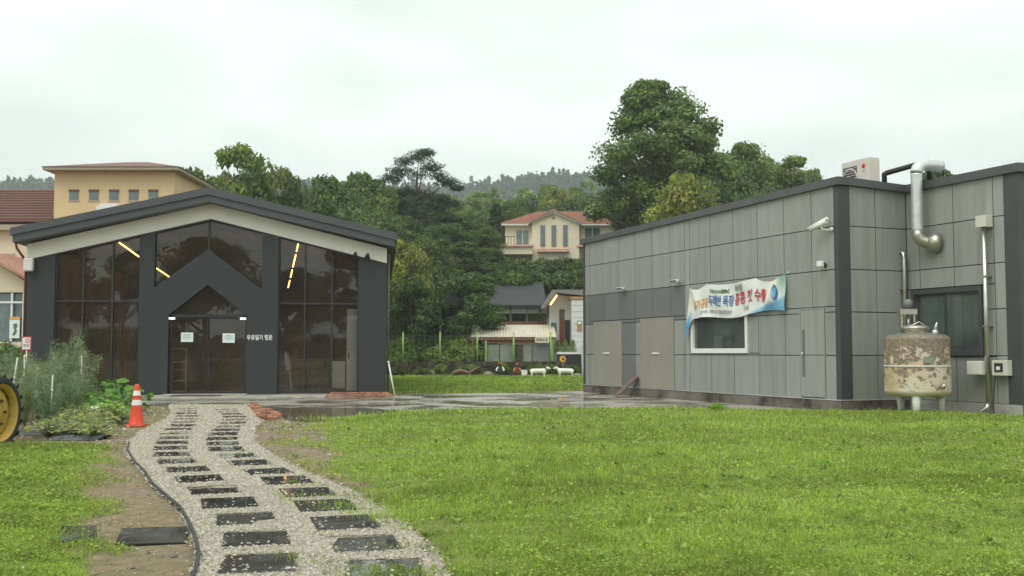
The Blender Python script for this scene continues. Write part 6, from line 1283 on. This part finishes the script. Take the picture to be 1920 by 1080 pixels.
# by the right corner of the cafe
t = thing('leaning_pipe', 'white pipe leaning at the right corner of the glass-fronted house', 'pipe', hp(HL + .25, -.2, 0)); b = MB(); b.tube([hp(HL + .28, -.25, .01), hp(HL + .08, -.05, 1.05)], .025, 8); b.build('tube', M['white'], t, True); b = MB(); b.tube([hp(HL + .085, -.06, 1.03), hp(HL + .07, -.04, 1.1)], .032, 8); b.build('socket', M['white'], t, True)
# statues on the far lawn
def px_pts(Y, L): q = PX(Y); return [(q.x(u), Y + dy, q.z(v)) for u, v, dy in L]
def goat(lb, u0, v0, Y, flip, collar):
    q = PX(Y); t = thing('goat_statue', lb, 'statue', (q.x(u0), Y, 0), 0, 'white goat statues'); f = -1 if flip else 1
    P = lambda x, y, z: (x * f, y, z); caps = [(P(-.34, 0, .42), P(.22, 0, .43), .135, .14), (P(.22, 0, .43), P(.38, 0, .56), .12, .075), (P(.38, 0, .56), P(.42, 0, .6), .075, .075), (P(.42, 0, .6), P(.55, -.02, .55), .07, .042)]
    for x, b_, k in ((-.36, -.02, .05), (.24, .01, 0)):
        for y in (-.08, .08): caps += [(P(x, y, .38), P(x - k, y, .2), .075, .042), (P(x - k, y, .2), P(x + b_, y, .0), .038, .034)]
    caps += [(P(-.45, 0, .48), P(-.5, 0, .42), .03, .02), (P(.4, .06, .63), P(.36, .13, .62), .03, .015), (P(.4, -.06, .63), P(.36, -.13, .62), .03, .015)]
    remeshed('body', caps, M['statue_white'], .022, t, False); 
    for y in (-.03, .03): b = MB(); b.tube([P(.41, y, .66), P(.38, y * 1.6, .74), P(.33, y * 2, .78)], [.018, .013, .005], 6); b.build('horn', M['rock'], t)
    if collar: b = MB(); b.tube([P(.31, 0, .52), P(.35, 0, .55)], .098, 14); b.build('collar', M['black'], t)
goat('white goat statue with dark collar facing right on the far lawn', 1011, 708, 54.5, False, True); goat('white goat statue facing left, nearest the clad building', 1058, 708, 55, True, False)
def figurine(lb, u, Y, h, mshirt, mbody, mhat, extra):
    q = PX(Y); t = thing('farmer_statue', lb, 'statue', (q.x(u), Y, 0), 0, 'painted farmer statues'); k = h / .85
    S = lambda *c: tuple(x * k for x in c); caps = [(S(0, 0, .3), S(0, 0, .48), .12 * k, .12 * k), (S(0, 0, .48), S(0, 0, .58), .11 * k, .07 * k), (S(0, 0, .58), S(0, -.01, .7), .04 * k, .09 * k)]
    for s in (-1, 1): caps += [(S(.07 * s, 0, .3), S(.08 * s, 0, .16), .075 * k, .06 * k), (S(.08 * s, 0, .16), S(.08 * s, -.01, .03), .055 * k, .05 * k), (S(.08 * s, -.01, .03), S(.09 * s, -.08, .03), .05 * k, .04 * k), (S(.11 * s, 0, .54), S(.2 * s, -.03, .42), .055 * k, .045 * k), (S(.2 * s, -.03, .42), S(.15 * s, -.12, .34), .042 * k, .032 * k)]
    remeshed('body', caps, mbody, .018 * k, t, False)
    for s in (-1, 1): b = MB(); b.tube([S(.1 * s, 0, .55), S(.155 * s, -.015, .49), S(.205 * s, -.03, .42), S(.16 * s, -.11, .35)], [.066 * k, .06 * k, .055 * k, .045 * k], 8); b.build('sleeve', mshirt, t)
    b = MB(); b.ball(S(0, -.015, .7), S(.088, .092, .1), 12, 8); b.build('head', M['skin'], t); b = MB(); b.ball(S(0, -.108, .69), .016 * k, 6, 4); b.build('nose', M['skin'], t)
    b = MB(); b.lathe([(.19 * k, .745 * k), (.17 * k, .76 * k), (.1 * k, .765 * k), (.09 * k, .84 * k), (.06 * k, .87 * k), (0, .875 * k)], n=18); b.build('hat', mhat, t)
    return t
figurine('painted farmer statue with white sleeves, dark overalls and brown hat', 938, 58.6, .86, M['statue_white'], M['denim'], M['hat'], 0); figurine('painted farmer statue in ochre clothes beside a white board', 969.5, 58.8, .8, M['ochre'], M['hat'], M['wood_red'], 1)
q = PX(58.5); t = thing('lawn_board', 'small white board beside the ochre farmer statue', 'board', (q.x(983), 58.5, 0)); b = MB(); b.box(-.16, .16, -.01, .01, .08, .42); b.build('panel', M['white'], t); b = MB(); b.tube([(-.12, .03, 0), (-.12, .03, .4)], .012, 5); b.build('leg', M['dark'], t); b = MB(); b.tube([(.12, .03, 0), (.12, .03, .4)], .012, 5); b.build('leg', M['dark'], t)
t = thing('sunflower_pinwheel', 'yellow sunflower pinwheel above the left-facing goat statue', 'pinwheel', (PX(58).x(1055), 58, 0)); z = PX(58).z(673); b = MB(); b.tube([(0, 0, 0), (0, 0, z)], .012, 5); b.build('stem', M['fence_green'], t)
for i in range(12): a = 2 * math.pi * i / 12; c, s = math.cos(a), math.sin(a); b = MB(); b.add([(c * .05, -.03, z + s * .05), (c * .13 - s * .045, -.045, z + s * .13 + c * .045), (c * .2, -.03, z + s * .2), (c * .13 + s * .045, -.02, z + s * .13 - c * .045)], [(0, 1, 2, 3)]); b.build('petal', M['petal'], t).modifiers.new('t', 'SOLIDIFY').thickness = .008
b = MB(); b.lathe([(0, -.06), (.05, -.055), (.065, -.03), (.05, -.01)], (0, 0, z), 14, 0, 'y'); b.build('disc', M['hat'], t)
def rock(u, v, w, h, lb, Y=None):
    g = gnd(u, v); Y = Y or g.y; k = Y / F; t = thing('rock', lb, 'rock', (at(u, v, Y).x, Y, 0), 0, 'rocks at the edge of the far lawn'); b = MB(); b.ball((0, 0, h * k * .35), (w * k / 2, w * k * .35, h * k * .65), 12, 8); b.v = [(x * (1 + .18 * math.sin(z * 9 + y * 5 + u)), y * (1 + .2 * math.sin(x * 4 + u)), max(-.05, z * (1 + .25 * math.sin(x * 5 + u * 2)))) for x, y, z in b.v]; b.build('stone', M['rock'], t)
for u, v, w, h, lb in ((955, 705, 26, 14, 'flat grey rock between the two farmer statues'), (915, 707, 26, 9, 'low dark rock left of the farmer statues'), (1046, 706, 16, 10, 'pale rock left of the left-facing goat statue'), (1083, 708, 18, 11, 'pale rock right of the left-facing goat statue'), (808, 707, 22, 11, 'grey rock at the left end of the far lawn edge'), (845, 708, 16, 7, 'small rock under the bent log')): rock(u, v, w, h, lb)
L_ = px_pts(58.5, [(848, 701, 0), (862, 695, .1), (872, 697, .1), (880, 700, 0), (890, 693, 0), (901, 687, -.1)]); t = thing('fallen_log', 'bent pale log lying along the edge of the far lawn', 'log', L_[0][:2] + (0,)); b = MB(); b.tube(L_, [.1, .11, .1, .09, .07, .03], 8); b.build('stem', M['log'], t, True); b = MB(); b.tube([L_[3], (L_[3][0] + .1, L_[3][1], -.02)], [.07, .09], 7); b.build('stub', M['log'], t, True)
t = thing('plank', 'pale plank on the grass between the two goat statues', 'plank', (PX(55.5).x(1032), 55.5, .03)); b = MB(); b.box(-.3, .3, -.06, .06, 0, .05); b.build('board', M['stake'], t); b = MB(); b.box(-.25, -.2, -.07, .07, -.03, 0); b.build('batten', M['log'], t)
for i, (u, v, Y, w, tint, lb) in enumerate(((825, 682, 59, 26, (1.5, 1.4, 1), 'small yellow-green shrub before the low wall, below the second fence post'), (868, 684, 59.4, 34, (1.2, 1.2, 1), 'small shrub behind the bent log'), (886, 682, 59.6, 26, (1.4, 1.3, .9), 'small shrub left of the farmer statues'), (790, 690, 59, 36, (.9, .9, .8), 'low dark shrub at the left of the far lawn edge'), (1002, 682, 59.5, 34, (1, 1, .8), 'small shrub behind the right-facing goat statue'), (1027, 682, 59.6, 26, (1.1, 1.1, .9), 'small shrub between the two goat statues'), (945, 678, 59.8, 16, (1.6, 1.5, .8), 'narrow yellow-green shrub behind the farmer statue with white sleeves'), (1075, 684, 59.5, 30, (.8, .9, .7), 'small shrub below the planter wall'), (745, 690, 57, 30, (.5, .55, .5), 'dark low shrub beside the right corner of the cafe'))): tree('bush', u, v, Y, w, lb, tint, 'small shrubs along the low wall', 'shrub', base=0, cat='shrub')
for u, lb in ((1046, 'leftmost clipped conifer on the planter wall'), (1060, 'middle clipped conifer on the planter wall'), (1074, 'rightmost clipped conifer on the planter wall')): tree('thuja', u, 637, 62.3, 15, lb, (1.8, 1.7, 1.0), 'clipped conifers on the planter wall', 'conifer', base=PX(62.3).z(661), cat='conifer')
for u, v, Y, w, lb in ((20, 642, 43, 60, 'green shrub beside the white car'), (-20, 645, 42, 60, 'green shrub hidden by the white car at the left edge'), (46, 668, 40, 40, 'low green shrub below the porch window')): tree('bush', u, v, Y, w, lb, (1.3, 1.3, .9), 'shrubs by the porch', 'shrub', base=0, cat='shrub')
# meadow scrub behind the fence
for i in range(13):
    u = 735 + i * 13; Y = 61.6 + (i * 37 % 50) / 10; tree('bush', u, 655 - (i * 53 % 28), Y, 66, f'green scrub behind the wire fence, {ORD[i] if i < 12 else "rightmost"}', (1.4, 1.35, .95) if i % 3 else (1.0, 1.1, .8), 'scrub behind the wire fence', 'shrub', base=max(0, hz(0, Y) - .2), cat='shrub')
for u, v, lb in ((1345, 772, 'dark weed tuft at the far edge of the lawn'), (1548, 878, 'dark weed tuft in the middle of the lawn'), (1842, 885, 'dark weed tuft at the right of the lawn'), (1292, 872, 'small weed tuft left of the middle of the lawn')):
    g = gnd(u, v, .1); o = copy_tree(PROTO['bush'][0]); o.name = 'weed'; o.location = (g.x, g.y, .08); k = .085 * (g.y / 15); o.scale = (k, k, k * .9); tag(o, lb, 'weed', 'weed tufts in the lawn')
    for ch in o.children: ch.color = (2.0, 2.2, 1.1, 1)

# ------------------------------------------------------------------ damp air
b = MB(); b.box(-1400, 1400, -60, 1200, -1.0, 190); hzo = b.build('haze', mat('haze_air', (1, 1, 1)))
hm = hzo.data.materials[0]; nt = hm.node_tree; nt.nodes.clear(); o_ = nt.nodes.new('ShaderNodeOutputMaterial'); pv = nt.nodes.new('ShaderNodeVolumePrincipled'); pv.inputs['Color'].default_value = (.93, .97, 1.0, 1); pv.inputs['Density'].default_value = .0006; pv.inputs['Anisotropy'].default_value = 0.0
nt.links.new(pv.outputs['Volume'], o_.inputs['Volume']); hzo['kind'] = 'stuff'; hzo['label'] = 'thin damp haze in the air over the whole place'
